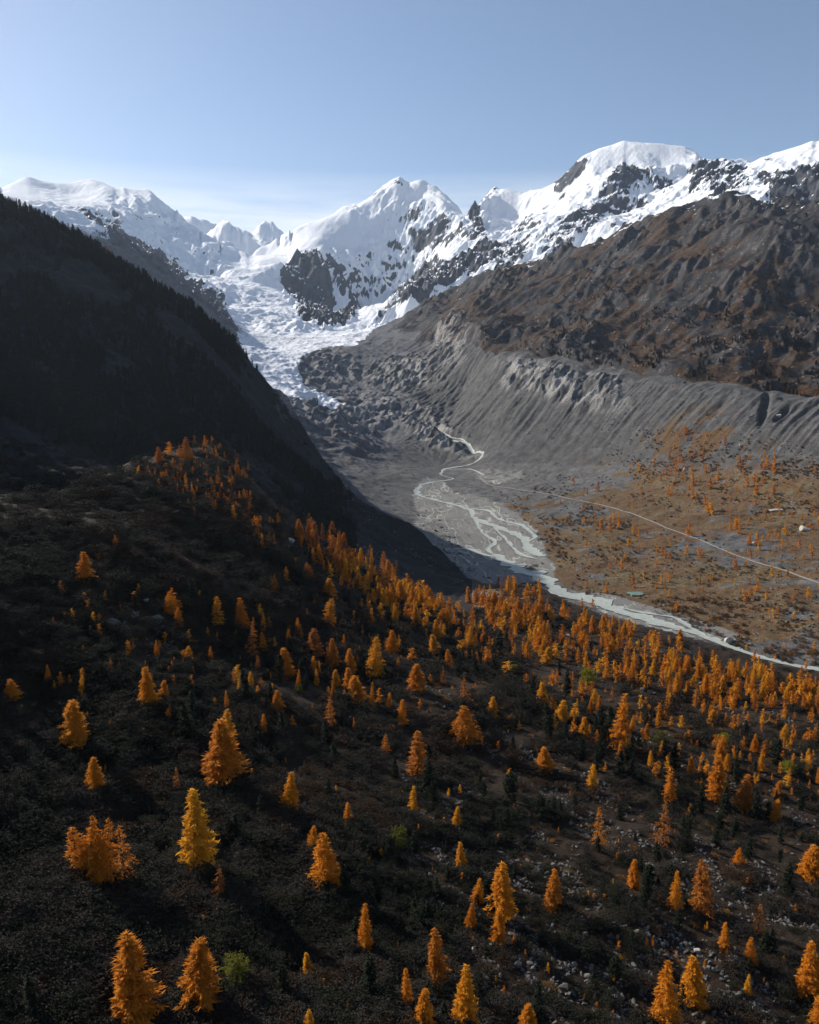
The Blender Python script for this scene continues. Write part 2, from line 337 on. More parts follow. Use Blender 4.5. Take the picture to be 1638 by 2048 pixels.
POLYROCK = [
 ([(598,512),(622,506),(640,522),(652,548),(664,575),(668,600),(664,622),(672,645),(650,664),(628,652),(600,634),(588,612),(568,592),(556,566),(562,540),(585,528)], 1),
 ([(664,640),(690,618),(712,602),(718,590),(706,640),(690,650),(676,652)], 1), ([(646,520),(660,530),(690,570),(700,590),(690,600),(672,575),(655,548)], .85),
 ([(700,560),(730,590),(752,570),(755,595),(735,600),(715,592)], .6), ([(655,500),(680,500),(676,516),(662,518)], .7), ([(735,395),(770,370),(800,352),(828,372),(812,376),(790,372),(760,395),(742,402)], .6), ([(672,418),(715,412),(718,420),(680,425)], .8),
 ([(838,475),(868,450),(895,445),(905,455),(880,480),(852,498),(832,495)], .75), ([(775,490),(815,490),(810,512),(780,510)], .4), ([(880,500),(925,470),(930,480),(892,510)], .7),
 ([(735,668),(755,632),(790,600),(820,570),(860,548),(900,535),(950,505),(985,490),(1000,500),(975,540),(930,570),(880,598),(850,615),(790,640)], .95), ([(935,440),(950,418),(962,440),(965,470),(945,465)], .9), ([(962,405),(985,372),(998,374),(990,400),(972,425)], .75),
 ([(925,480),(965,455),(985,470),(960,490),(935,500)], .6),([(1000,470),(1040,445),(1062,440),(1050,465),(1020,490)],.5),
 ([(1108,372),(1150,326),(1180,306),(1188,318),(1165,345),(1140,372),(1115,385)], .75), ([(1065,425),(1110,395),(1128,372),(1135,390),(1110,420),(1090,440)], .45),
 ([(1085,498),(1115,468),(1140,440),(1165,410),(1190,380),(1235,352),(1290,345),(1300,365),(1270,390),(1235,420),(1200,450),(1175,480),(1140,505),(1110,512)], .62), ([(1200,480),(1250,452),(1290,430),(1330,420),(1325,430),(1280,452),(1230,480)], .6), ([(1300,360),(1350,375),(1340,400),(1300,410)], .4),
 ([(975,525),(1000,500),(1040,490),(1060,505),(1040,540),(1000,548)], .7), ([(1380,300),(1412,325),(1395,325)], .7), ([(1375,350),(1420,335),(1470,335),(1500,352),(1480,385),(1420,392),(1380,400)], .62), ([(1500,352),(1560,350),(1638,335),(1700,335),(1700,400),(1638,400),(1580,415),(1540,400)], .85), ([(1510,340),(1530,318),(1560,312),(1550,330)], .5),
 ([(150,440),(185,428),(235,436),(250,450),(225,470),(200,470)], .6), ([(225,470),(262,475),(290,500),(320,520),(350,540),(380,565),(430,600),(470,645),(510,690),(480,720),(380,660),(280,560),(220,510)], 1), ([(300,500),(340,545),(330,560),(300,530)], .8),
 ([(435,590),(450,600),(455,640),(440,625)], .7)]
L_f1400 = line_r('f1400')
TH_SP = float(ray(975, 1195)[0]); TH_RT = float(ray(975, 1188)[0]); TH_M0 = float(ray(985, 918)[0])

# the river and its branches: (px, py, half width in metres)
RIV = {
 'main': [(905,882,2),(935,890,2.5),(965,908,3),(945,928,3),(890,938,3),(882,950,3),(905,958,3),(850,968,3.5),(838,975,4),(836,990,4.5),(870,1000,4),(935,1018,4),(948,1035,4),(985,1052,5),(1040,1072,6),(1062,1100,6),(1085,1112,5)],
 'b2': [(935,1018,3),(975,1022,2.5),(1000,1040,3),(1040,1050,3.5),(1070,1072,3),(1050,1085,3)],
 'b3': [(948,1035,2),(965,1065,2.5),(990,1085,3),(975,1100,2.5),(1000,1115,4),(1030,1130,6)],
 'b4': [(985,1052,2),(1010,1078,2),(1040,1108,2.5),(1075,1118,2.5)],
 'b5': [(890,1100,2),(930,1098,2.5),(970,1110,3),(1000,1115,3)],
 'low': [(1000,1118,6),(1030,1133,14),(1062,1146,12),(1088,1160,8),(1110,1178,9),(1150,1192,11),(1200,1208,11),(1240,1222,9),(1290,1236,7),(1340,1252,5.5),(1385,1266,5),(1430,1282,4.5),(1480,1302,4),(1540,1322,4),(1590,1332,4),(1638,1340,4),(1760,1362,4.5),(1950,1392,5)],
 'low2': [(1240,1215,2.5),(1300,1228,2.5),(1350,1238,2.5),(1375,1252,2.5),(1400,1268,2.5)],
 'up1': [(965,908,1.6),(930,887,1.6),(900,875,1.6),(880,862,1.6),(862,850,1.6)],
 'up2': [(890,938,2),(940,940,1.6),(968,952,1.8)],
}
PATH = [(960,955),(975,968),(1010,976),(1090,988),(1150,1000),(1230,1018),(1300,1042),(1345,1062),(1400,1080),(1450,1103),(1500,1122),(1560,1140),(1600,1155),(1638,1168),(1760,1210),(1950,1270)]
def to_world_base(px, py):
    """first hit of the picture ray with the smooth base terrain"""
    th, t = ray(px, py); lr = np.linspace(math.log(40), math.log(9000), 1500)
    z = bilin(G, np.full_like(lr, float(th)), lr); d = z - float(t) * np.exp(lr)
    i = np.argmax(d >= 0)
    r = math.exp(lr[i]); return r * math.sin(th), r * math.cos(th)
def dense(pts, n=6):
    """Catmull-Rom through rows of any width"""
    P = np.array(pts, float); P = np.vstack([2 * P[0] - P[1], P, 2 * P[-1] - P[-2]]); out = []
    for i in range(1, len(P) - 2):
        for j in range(n):
            a = j / n
            out.append(0.5 * ((2 * P[i]) + (-P[i-1] + P[i+1]) * a + (2*P[i-1] - 5*P[i] + 4*P[i+1] - P[i+2]) * a*a + (-P[i-1] + 3*P[i] - 3*P[i+1] + P[i+2]) * a**3))
    out.append(P[-2]); return np.array(out)
RW = {}
for k_, l_ in RIV.items():
    RW[k_] = dense([to_world_base(a, b) + (w,) for a, b, w in l_], 5)
PW = dense([to_world_base(a, b) + (1.3,) for a, b in PATH], 4)
POND = to_world_base(1271, 1190)

def dist_lines(x, y, lines):
    """distance to a set of polylines, minus half width"""
    best = np.full(x.shape, 1e9, np.float32)
    for L in lines:
        for a, b in zip(L[:-1], L[1:]):
            vx, vy = b[0] - a[0], b[1] - a[1]; q = vx * vx + vy * vy + 1e-9
            t = np.clip(((x - a[0]) * vx + (y - a[1]) * vy) / q, 0, 1)
            d = np.hypot(x - a[0] - t * vx, y - a[1] - t * vy) - (a[2] + (b[2] - a[2]) * t)
            best = np.minimum(best, d)
    return best

# ------------------------------------------------------------------ blobs painted in picture space on the visible ground = zones of rock, snow, plants
def blob(px, py, lst, soft=0.35):
    m = np.zeros(px.shape, np.float32)
    for (cx, cy, rx, ry, ang, s) in lst:
        ca, sa = math.cos(R(ang)), math.sin(R(ang))
        u = ((px - cx) * ca + (py - cy) * sa) / rx; v = (-(px - cx) * sa + (py - cy) * ca) / ry
        d = np.sqrt(u * u + v * v)
        m = np.maximum(m, s * (1 - sst(1 - soft, 1 + soft, d)))
    return m
ROCKS = [(700,560,70,30,30,.3),(760,560,50,50,0,.32),(340,500,60,60,0,.2),(400,560,40,60,45,.25),(300,455,50,50,0,.2),(860,460,60,60,0,.25),(1230,400,120,80,-30,.35),(1040,470,40,45,40,.35),(1120,480,60,30,-40,.4),(1470,360,70,40,-10,.4),(1580,340,80,30,0,.35),(110,400,60,30,30,.12)]
SNOWS = [  # smooth snow and ice
 (690,470,70,40,-25,1),(630,480,60,30,-20,1),(1290,320,110,30,0,1),(1180,380,26,70,35,.8),(1310,440,90,18,-30,.7),(1190,500,90,14,-22,1),(1100,420,40,30,30,.7),(100,385,110,22,5,1),
 (1010,420,36,40,0,1),(520,520,60,40,0,1),(560,590,50,60,0,.7),(600,690,130,24,0,1),(740,650,34,20,0,.8),(1560,335,70,14,-15,.8),(770,640,30,40,30,.7)]

# ------------------------------------------------------------------ the terrain grid (log-polar spacing: fine where near)
th_in = np.arange(R(-31.5), R(31.5), 0.00150)
thv = np.concatenate([np.arange(R(-81), R(-31.6), 0.018), th_in, np.arange(R(31.6), R(61), 0.018)])
lrv = np.concatenate([np.arange(math.log(14), 3.9, 0.04), np.arange(3.9, 6.62, 0.0068), np.arange(6.62, 7.55, 0.0036), np.arange(7.55, 8.93, 0.0030), np.arange(8.93, LR1, 0.012)])
TH, LR = np.meshgrid(thv, lrv)
def height(TH, LR):
    """absolute z and zone fields at any (azimuth, ln r)"""
    r = np.exp(LR); X = r * np.sin(TH); Y = r * np.cos(TH)
    z = bilin(G, TH, LR)
    fx = bilin(FX, TH, LR); fy = bilin(FY, TH, LR); fs = bilin(FS, TH, LR)
    ls, lb, lr_, lmb, lmc, lsr = L_spur(TH), L_bank(TH), L_ridge(TH), L_mb(TH), L_mc(TH), L_sr(TH)
    left = TH < TH_SP
    edge = np.where(left, ls, lb)
    near = 1 - sst(-0.02, 0.05, LR - edge)                                   # foreground hillside
    ridgem = np.where(TH < TH_RT, 1 - sst(-0.01, 0.03, LR - lr_), 0) * (1 - near) * sst(TH_RT + .01, TH_RT - .05, TH)   # dark ridge face
    ridgeback = np.where(TH < TH_RT, sst(-0.01, 0.03, LR - lr_), 0)
    far = sst(8.10, 8.22, LR + 0 * TH)
    far = np.where(TH > R(-2.8), sst(0.0, 0.03, LR - lsr), far)              # snow mountains
    wv = fbm(X, Y, 400, 3, .5, 50) * .05
    side = sst(0, 0.02, LR - lmc + wv * .2) * sst(TH_M0 - .15, TH_M0 - .07, TH + wv) * (1 - far)
    mor = sst(TH_M0 - .16, TH_M0 - .06, TH + wv) * sst(-0.06, 0.06, LR - lmb) * (1 - side) * (1 - far)
    rest = np.clip(1 - near - ridgem - far - side - mor, 0, 1)               # valley floor and the glacier basin
    floor = rest * np.maximum(sst(-150 , -180, z), sst(TH_M0 - .02, TH_M0 + .06, TH))
    basin = rest - floor
    # displacement
    d = np.zeros_like(z); PX0, PY0 = project(X, Y, z + ZC)
    d += near * (fbm(X, Y, 70, 3, .5, 1) * 4.0 + fbm(X, Y, 14, 3, .5, 2) * 0.9 + fbm(X, Y, 3.5, 2, .5, 3) * 0.25)
    wob = fbm(X, Y, 300, 2, .5, 4) * 80
    d += ridgem * sst(0.05, .5, np.abs(LR - ls)) * (ridged(X + wob, Y, 180, 5, .5, 5) * 7 + streak(X, Y, fx, fy, 22, 160, 6) * 6 + fbm(X, Y, 9, 2, .5, 7) * 1.4)
    mm_ = mor > .02; g = streak_m(mm_, X, Y, fx, fy, 14, 200, 8); g2 = streak_m(mm_, X, Y, fx, fy, 6.5, 90, 9); g3 = streak_m(mm_, X, Y, fx, fy, 36, 300, 10)
    d -= mor * blob(PX0, PY0, [(1530,815,8,34,14,1),(1566,828,6,22,45,.8),(1250,765,10,22,20,.5),(1170,760,9,26,20,.5)], .5) * 13
    hm = sst(0.0, 0.55, (LR - lmb) / np.maximum(lmc - lmb, .02)) * (1 - 0.4 * sst(0.93, 1.0, (LR - lmb) / np.maximum(lmc - lmb, .02)))
    d += mor * (0.12 + hm) * (1 + .9 * sst(.12, .0, TH)) * (-np.abs(g3) * 11 - np.abs(g) * 6.5 - np.abs(g2) * 2.5 + 5) 
    # sub-fields for later
    PX, PY = project(X, Y, z + ZC)
    crag = blob(PX, PY, [(800,750,75,36,-10,1),(900,690,40,50,20,.8),(1120,770,130,34,18,1),(1190,770,60,24,0,.8),(860,735,30,30,0,.5),(1040,760,40,26,0,.8),(740,830,60,30,10,1),(700,860,60,30,20,.7),(870,870,90,22,25,1),(640,830,90,26,10,.9),(650,745,70,40,0,.9),(660,790,80,20,0,.7),(800,820,90,24,15,.7)], .4)
    d += crag * (ridged(X, Y, 60, 4, .55, 11) * 9 + fbm(X, Y, 12, 2, .5, 12) * 2.5) * (1 - near)
    sm_ = .25 + 1.5 * sst(-.35, .6, fbm(X, Y, 260, 3, .5, 73))
    d += (side > .02) * side * (.5 - np.abs(streak_m(side > .02, X, Y, fx, fy, 62, 420, 74))) * 8 * sm_
    d += side * (ridged(X + wob * .5, Y + wob * .3, 420, 3, .5, 13) * 30 + (ridged(X + wob * .3, Y - wob * .2, 110, 5, .62, 14) - .3) * 7 * sm_ + streak(X, Y, fx, fy, 30, 150, 15) * 7 + np.clip(fbm(X, Y, 130, 4, .55, 51), 0, 9) * 14 - sm_ * (np.abs(pn(X / 52 + 3, Y / 52)) * 12 + np.abs(pn(X / 23, Y / 23 + 7)) * 6 - 4)) * sst(0, .05, LR - lmc)
    d += basin * (ridged(X, Y, 90, 4, .5, 16) * 5 + fbm(X, Y, 18, 3, .5, 17) * 2)
    wx = fbm(X, Y, 900, 3, .5, 18) * 200; wy = fbm(X, Y, 900, 3, .5, 19) * 200
    fr = ridged(X + wx, Y + wy, 800, 6, .52, 20)
    st = streak(X, Y, fx, fy, 95, 520, 21); st2 = streak(X, Y, fx, fy, 38, 260, 22); st3 = streak(X, Y, fx, fy, 230, 900, 23)
    smooth = blob(PX, PY, SNOWS, .5)
    rk = blob(PX, PY, ROCKS, .45)
    wr = (fbm(X, Y, 120, 4, .6, 56) * 7, fbm(X, Y, 120, 4, .6, 57) * 7)
    rk = np.maximum(rk, polymask(PX, PY, POLYROCK, 5.0, wr))
    steep = sst(.25, .7, fs)
    a_, b_ = CREST; crestd = .22 + .78 * sst(0.01, .09, np.abs(LR - np.interp(TH, a_, b_)))
    crestd *= 1 - .75 * sst(8.86, 8.96, LR)
    farp = sst(8.88, 8.96, LR) * (ridged(X, Y, 420, 5, .55, 59) - .6) * 42
    crag2 = fbm(X, Y, 60, 4, .6, 55) * 10 * rk
    d += crestd * far * (1 - 0.82 * smooth) * ((fr - .5) * 38 * (0.5 + .5 * steep) + (1 - .6 * sst(R(-8), R(-12), TH)) * ((ridged(X + wx * .3, Y + wy * .3, 210, 4, .6, 58) - .4) * 11 - np.abs(pn(X / 47, Y / 47)) * 12 - np.abs(pn(X / 22 + 5, Y / 22)) * 6) + (0.5 - np.abs(st3)) * 44 * steep + (.4 - np.abs(st)) * 44 * steep + (.4 - np.abs(st2)) * 24 * steep + 0)
    d += far * farp
    d += far * rk * (.35 + .65 * crestd) * (ridged(X, Y, 90, 4, .6, 24) * 24 + crag2 - 8)
    ice = (1 - far) * sst(7.52, 7.56, LR) * polymask(PX, PY, [([(430,560),(560,620),(640,650),(740,655),(730,680),(702,694),(652,697),(624,707),(602,722),(596,745),(606,762),(600,776),(640,793),(694,816),(676,823),(620,807),(575,800),(545,803),(510,760)], 1)], 3.0, (fbm(X, Y, 60, 3, .6, 70) * 5, fbm(X, Y, 60, 3, .6, 71) * 4))
    icef = blob(PX, PY, [(560,640,70,40,35,1),(480,590,60,50,30,.8),(520,560,50,40,0,.7),(620,665,70,14,5,.6),(750,640,40,26,-30,.8)], .4)
    d += (far * icef) * (ridged(X * .5, Y, 42, 4, .6, 25) * 5)
    d += ice * ((ridged(X * .35 + 0.1 * Y, Y * 1.0 + X * .5, 26, 3, .55, 26) - .4) * 1.4)
    d *= 1 - .8 * np.exp(-((LR - lmc) / .014) ** 2) * sst(TH_M0 - .02, TH_M0 + .05, TH)
    # flat and quiet along river and path
    riv = np.full(z.shape, 99.0, np.float32)
    m = (LR > 6.0) & (LR < 7.75) & (TH > R(-3)) & (TH < R(40)) & (z < -60)
    riv[m] = dist_lines(X[m], Y[m], list(RW.values()))
    pth = np.full(z.shape, 99.0, np.float32)
    pth[m] = dist_lines(X[m], Y[m], [PW])
    fl = floor * sst(4, 40, riv) + .02
    d += floor * sst(0, 14, riv) * (0.25 + .75 * sst(10, 60, riv)) * (fbm(X, Y, 45, 4, .55, 27) * 2.4 + .5)
    d *= (1 - (1 - sst(0, 8, pth)) * .8)
    d = np.where(riv < 14, d * sst(-2, 14, riv), d) - (1 - sst(-1.0, 1.5, riv)) * 0.5
    return X, Y, z + d + ZC, dict(near=near, ridge=ridgem, rback=ridgeback, far=far, side=side, mor=mor, floor=floor, basin=basin, crag=crag, rk=rk, smooth=smooth, ice=ice, icef=icef,
                                  riv=riv, pth=pth, PX=PX, PY=PY, g=g, g3=g3, fx=fx, fy=fy)
X, Y, Z, FD = height(TH, LR)
print('height', X.shape, time.time() - T0)
nr, nc = X.shape
# normals of the whole sheet
P = np.stack([X, Y, Z], -1)
du = np.gradient(P, axis=1); dv = np.gradient(P, axis=0)
N = np.cross(du, dv); N /= np.linalg.norm(N, axis=-1, keepdims=True) + 1e-12
N *= np.sign(N[..., 2:3] + 1e-9)
SL = np.degrees(np.arccos(np.clip(N[..., 2], -1, 1)))

def ground_z(x, y):
    """height of the built mesh under a point"""
    th = np.arctan2(x, y); lr = np.log(np.hypot(x, y))
    a = np.interp(th, thv, np.arange(nc)); b = np.interp(lr, lrv, np.arange(nr))
    i = np.clip(a.astype(int), 0, nc - 2); j = np.clip(b.astype(int), 0, nr - 2); fa = a - i; fb = b - j
    return (Z[j, i] * (1 - fa) + Z[j, i + 1] * fa) * (1 - fb) + (Z[j + 1, i] * (1 - fa) + Z[j + 1, i + 1] * fa) * fb
def field(A, x, y):
    i = np.clip(np.searchsorted(thv, np.arctan2(x, y)), 0, nc - 1); j = np.clip(np.searchsorted(lrv, np.log(np.hypot(x, y))), 0, nr - 1)
    return A[j, i]

# ------------------------------------------------------------------ surface zones, stored as plain mesh attributes
PX, PY = FD['PX'], FD['PY']
zabs = Z
nz1 = fbm(X, Y, 160, 5, .6, 40); nz2 = fbm(X, Y, 40, 4, .6, 41); nz3 = fbm(X, Y, 12, 3, .6, 42)
far = FD['far']
rkn = FD['rk'] * 1.05 - .58 + (SL - 44) / 40 + nz1 * .22 + nz2 * .16 + nz3 * .12 - FD['smooth'] * .8
snow = far * (.14 + .86 * sst(0.14, -0.14, rkn)) * (1 - .30 * sst(40, 60, SL) * (1 - FD['smooth']))
# snow reaching down over the upper mountainside
up = sst(-.12, -.01, LR - L_sr(TH)) * sst(R(1), R(4), TH) * (1 - far)
snow = np.maximum(snow, up * sst(.15, .5, nz2 + nz1 * .5 - (SL - 30) / 40 - .1) * .8)
snow = np.maximum(snow, FD['ice'] * sst(-1.1, -.6, nz2))
left_dark = blob(PX, PY, [(330,590,200,36,45,1),(450,665,90,30,48,1)], .3) * far
snow *= 1 - left_dark * sst(-.3, .2, nz2 + .1) * .95
# brown alpine turf and shrubs
veg = FD['side'] * sst(-.75, .3, nz1 * .8 + nz2 * .6 - (SL - 30) / 35) * (1 - .75 * blob(PX, PY, [(1580,480,90,45,-20,1),(800,660,90,30,-30,1),(1480,420,120,40,0,1)], .5))
veg = np.maximum(veg, FD['floor'] * sst(.0, .5, nz1 * .6 + nz2 * .5 + .25 + blob(PX, PY, [(1250,1180,420,120,10,.7),(1450,990,260,90,0,1.0),(1250,1000,120,40,5,.5),(1100,1070,90,60,20,.6)], .5) - .45 * sst(-.1, .5, fbm(X, Y, 38, 4, .65, 77)) - blob(PX, PY, [(1040,940,150,34,0,1.2),(1000,960,60,30,0,.9),(760,960,110,80,20,1.2)], .5) - .15) * sst(3, 9, FD['riv']))
veg = np.maximum(veg, FD['mor'] * blob(PX, PY, [(1370,890,120,60,-25,.9),(1500,900,200,40,3,.45),(1150,715,200,14,8,.25),(1480,950,300,36,3,.9),(1230,930,160,26,3,.6)], .6) * sst(-.45, .25, nz2 + nz3 * .5))
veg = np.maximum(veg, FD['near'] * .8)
veg = np.maximum(veg, FD['basin'] * blob(PX, PY, [(700,900,90,50,30,.6),(820,960,60,40,40,.6)], .6) * sst(-.1, .4, nz2))
pale = np.clip(FD['side'] * sst(36, 50, SL) * sst(-.2, .4, nz2) * .14 + FD['far'] * 0 + FD['crag'] * sst(-.2, .3, nz2 + nz3 * .5) + 0.0, 0, 1)

def node_mat(name):
    m = bpy.data.materials.new(name); m.use_nodes = True
    t = m.node_tree; b = t.nodes["Principled BSDF"]; b.inputs["Roughness"].default_value = .9
    b.inputs["Specular IOR Level"].default_value = .15
    return m, t, b
class NB:
    def __init__(s, t): s.t = t
    def n(s, ty, **kw):
        o = s.t.nodes.new(ty)
        for k, v in kw.items(): setattr(o, k, v)
        return o
    def link(s, a, b): s.t.links.new(a, b)
    def coord(s):
        g = s.n("ShaderNodeNewGeometry"); return g.outputs["Position"]
    def noise(s, vec, scale, detail=4, rough=.6, stretch=None):
        if stretch:
            mp = s.n("ShaderNodeMapping"); mp.inputs["Scale"].default_value = stretch; s.link(vec, mp.inputs[0]); vec = mp.outputs[0]
        o = s.n("ShaderNodeTexNoise"); o.inputs["Scale"].default_value = scale; o.inputs["Detail"].default_value = detail; o.inputs["Roughness"].default_value = rough
        s.link(vec, o.inputs["Vector"]); return o.outputs["Fac"]
    def ramp(s, fac, stops):
        o = s.n("ShaderNodeValToRGB"); cr = o.color_ramp
        while len(cr.elements) < len(stops): cr.elements.new(.5)
        for e, (p, c) in zip(cr.elements, stops):
            e.position = p; e.color = (c, c, c, 1) if isinstance(c, (int, float)) else (*c, 1)
        s.link(fac, o.inputs[0]); return o.outputs[0]
    def mix(s, fac, a, b):
        o = s.n("ShaderNodeMix", data_type='RGBA')
        for q, v in ((0, fac), (6, a), (7, b)):
            if hasattr(v, 'links') or hasattr(v, 'is_linked'): s.link(v, o.inputs[q])
            elif isinstance(v, (int, float)): o.inputs[q].default_value = v
            else: o.inputs[q].default_value = (*v, 1)
        return o.outputs[2]
    def math(s, op, a, b=0.0, clamp=False):
        o = s.n("ShaderNodeMath", operation=op); o.use_clamp = clamp
        for q, v in ((0, a), (1, b)):
            if hasattr(v, 'is_linked'): s.link(v, o.inputs[q])
            else: o.inputs[q].default_value = v
        return o.outputs[0]
    def attr(s, name):
        o = s.n("ShaderNodeAttribute", attribute_name=name); return o.outputs["Fac"]
    def bump(s, h, strength, dist, bsdf, prev=None):
        o = s.n("ShaderNodeBump"); o.inputs["Strength"].default_value = strength; o.inputs["Distance"].default_value = dist
        s.link(h, o.inputs["Height"])
        if prev is not None: s.link(prev, o.inputs["Normal"])
        if bsdf is not None: s.link(o.outputs[0], bsdf.inputs["Normal"])
        return o.outputs[0]

def terrain_mat(name, rock, rock2, vegc, vegc2, scale, pale=(.34, .31, .30), bumpd=2.0, speck=None, silt=False):
    m, t, b = node_mat(name); q = NB(t); p = q.coord()
    n1 = q.noise(p, scale, 6, .65); n2 = q.noise(p, scale * 7, 5, .7); n3 = q.noise(p, scale * .25, 3, .5)
    rk = q.mix(q.ramp(n1, [(.35, 0.), (.65, 1.)]), rock, rock2)
    pa = q.math('MULTIPLY', q.attr("pale"), q.ramp(n2, [(.38, 0.), (.55, 1.)]))
    rk = q.mix(pa, rk, pale)
    vg = q.mix(q.ramp(n2, [(.35, 0.), (.62, 1.)]), vegc, vegc2)
    vf = q.math('ADD', q.attr("veg"), q.math('MULTIPLY', q.math('SUBTRACT', n2, .5), 1.6), True)
    vf = q.ramp(vf, [(.30, 0.), (.72, 1.)])
    base = q.mix(vf, rk, vg)
    if silt:
        vg4 = q.ramp(n1, [(.36, (.070, .038, .018)), (.45, (.165, .098, .040)), (.50, (.060, .050, .026)), (.56, (.17, .125, .055)), (.64, (.105, .098, .088))])
        vg4 = q.mix(q.ramp(n3, [(.42, 0.), (.58, .75)]), vg4, (.11, .060, .028)); vg4 = q.mix(q.ramp(n2, [(.45, 0.), (.60, .9)]), vg4, (.075, .045, .022)); base = q.mix(vf, rk, vg4)
        sn = q.noise(p, .05, 6, .7, (1, .45, 1)); sc = q.ramp(q.math('ADD', sn, q.math('MULTIPLY', q.math('SUBTRACT', n2, .5), .3)), [(.34, .07), (.43, .12), (.5, .17), (.58, .13), (.68, .22)])
        sc = q.mix(.4, sc, (.185, .175, .145))
        for (a_s, a_o, a_w, a_c) in ((.04, 0, .007, (.29, .295, .26)), (.03, 40, .005, (.08, .082, .085)), (.018, 90, .007, (.33, .335, .30))):
            mp = q.n("ShaderNodeMapping"); mp.inputs["Location"].default_value = (a_o, a_o, 0); mp.inputs["Scale"].default_value = (1, .22, 1); mp.inputs["Rotation"].default_value = (0, 0, .35); q.link(p, mp.inputs[0])
            ch = q.math('ABSOLUTE', q.math('SUBTRACT', q.noise(mp.outputs[0], a_s, 3, .5), .5))
            sc = q.mix(q.ramp(ch, [(a_w * .5, 1.), (a_w, 0.)]), sc, a_c)
        si = q.ramp(q.math('ADD', q.attr("silt"), q.math('MULTIPLY', q.math('SUBTRACT', n1, .5), .8), True), [(.4, 0.), (.5, 1.)])
        base = q.mix(si, base, sc)
    if speck:
        vo = q.n("ShaderNodeTexVoronoi"); vo.inputs["Scale"].default_value = speck[0]; q.link(p, vo.inputs["Vector"])
        sp = q.math('MULTIPLY', q.ramp(vo.outputs["Distance"], [(speck[1], 1.), (speck[1] + .06, 0.)]), q.ramp(n1, [(.42, 0.), (.6, 1.)]))
        base = q.mix(sp, base, speck[2])
    sf = q.math('ADD', q.attr("snow"), q.math('MULTIPLY', q.math('SUBTRACT', n2, .5), 1.1), True)
    sf = q.ramp(sf, [(.42, 0.), (.58, 1.)])
    base = q.mix(sf, base, (.86, .88, .91))
    q.link(base, b.inputs["Base Color"])
    q.bump(q.noise(p, scale * 4, 8, .7), .6, bumpd, b)
    return m
M_far = terrain_mat("alpine_rock_and_snow", (.040, .045, .056), (.090, .092, .102), (.08, .06, .04), (.10, .08, .05), .02, bumpd=9)
M_side = terrain_mat("mountainside_turf_and_crag", (.017, .016, .016), (.052, .048, .047), (.088, .045, .021), (.015, .012, .008), .025, bumpd=5, speck=(.08, .16, (.2, .19, .19)))
M_mor = terrain_mat("moraine_gravel", (.046, .046, .047), (.092, .090, .088), (.075, .040, .018), (.11, .064, .026), .06, pale=(.34, .325, .31), bumpd=1.0, speck=(.25, .14, (.24, .23, .22)))
M_floor = terrain_mat("valley_floor_gravel_and_turf", (.062, .061, .060), (.115, .112, .110), (.25, .155, .055), (.10, .062, .028), .06, bumpd=.8, speck=(.35, .16, (.26, .25, .23)), silt=True)
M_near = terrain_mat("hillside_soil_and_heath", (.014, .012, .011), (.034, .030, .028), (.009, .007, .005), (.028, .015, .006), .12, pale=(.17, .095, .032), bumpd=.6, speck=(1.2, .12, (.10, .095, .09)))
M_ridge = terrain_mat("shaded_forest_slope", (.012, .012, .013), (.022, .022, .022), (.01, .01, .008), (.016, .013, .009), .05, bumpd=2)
M_basin = terrain_mat("glacier_forefield_rubble", (.06, .062, .068), (.11, .11, .115), (.075, .048, .03), (.05, .035, .025), .05, pale=(.30, .285, .275), bumpd=1.5, speck=(.2, .14, (.22, .21, .21)))
def glacier_mat():
    m, t, b = node_mat("glacier_ice"); q = NB(t); p = q.coord()
    n1 = q.noise(p, .05, 6, .65); n2 = q.noise(p, .2, 6, .7, (1, .3, 1))
    c = q.mix(q.ramp(n2, [(.4, 0.), (.62, 1.)]), (.84, .84, .86), (.52, .56, .62))
    c = q.mix(q.ramp(n1, [(.60, 0.), (.75, 1.)]), c, (.28, .29, .31))
    c = q.mix(q.ramp(q.attr("snow"), [(.2, 1.), (.6, 0.)]), c, (.10, .10, .11))
    q.link(c, b.inputs["Base Color"]); b.inputs["Roughness"].default_value = .6
    q.bump(q.noise(p, .12, 8, .7, (1, .35, 1)), .4, 2.0, b)
    return m
M_ice = glacier_mat()

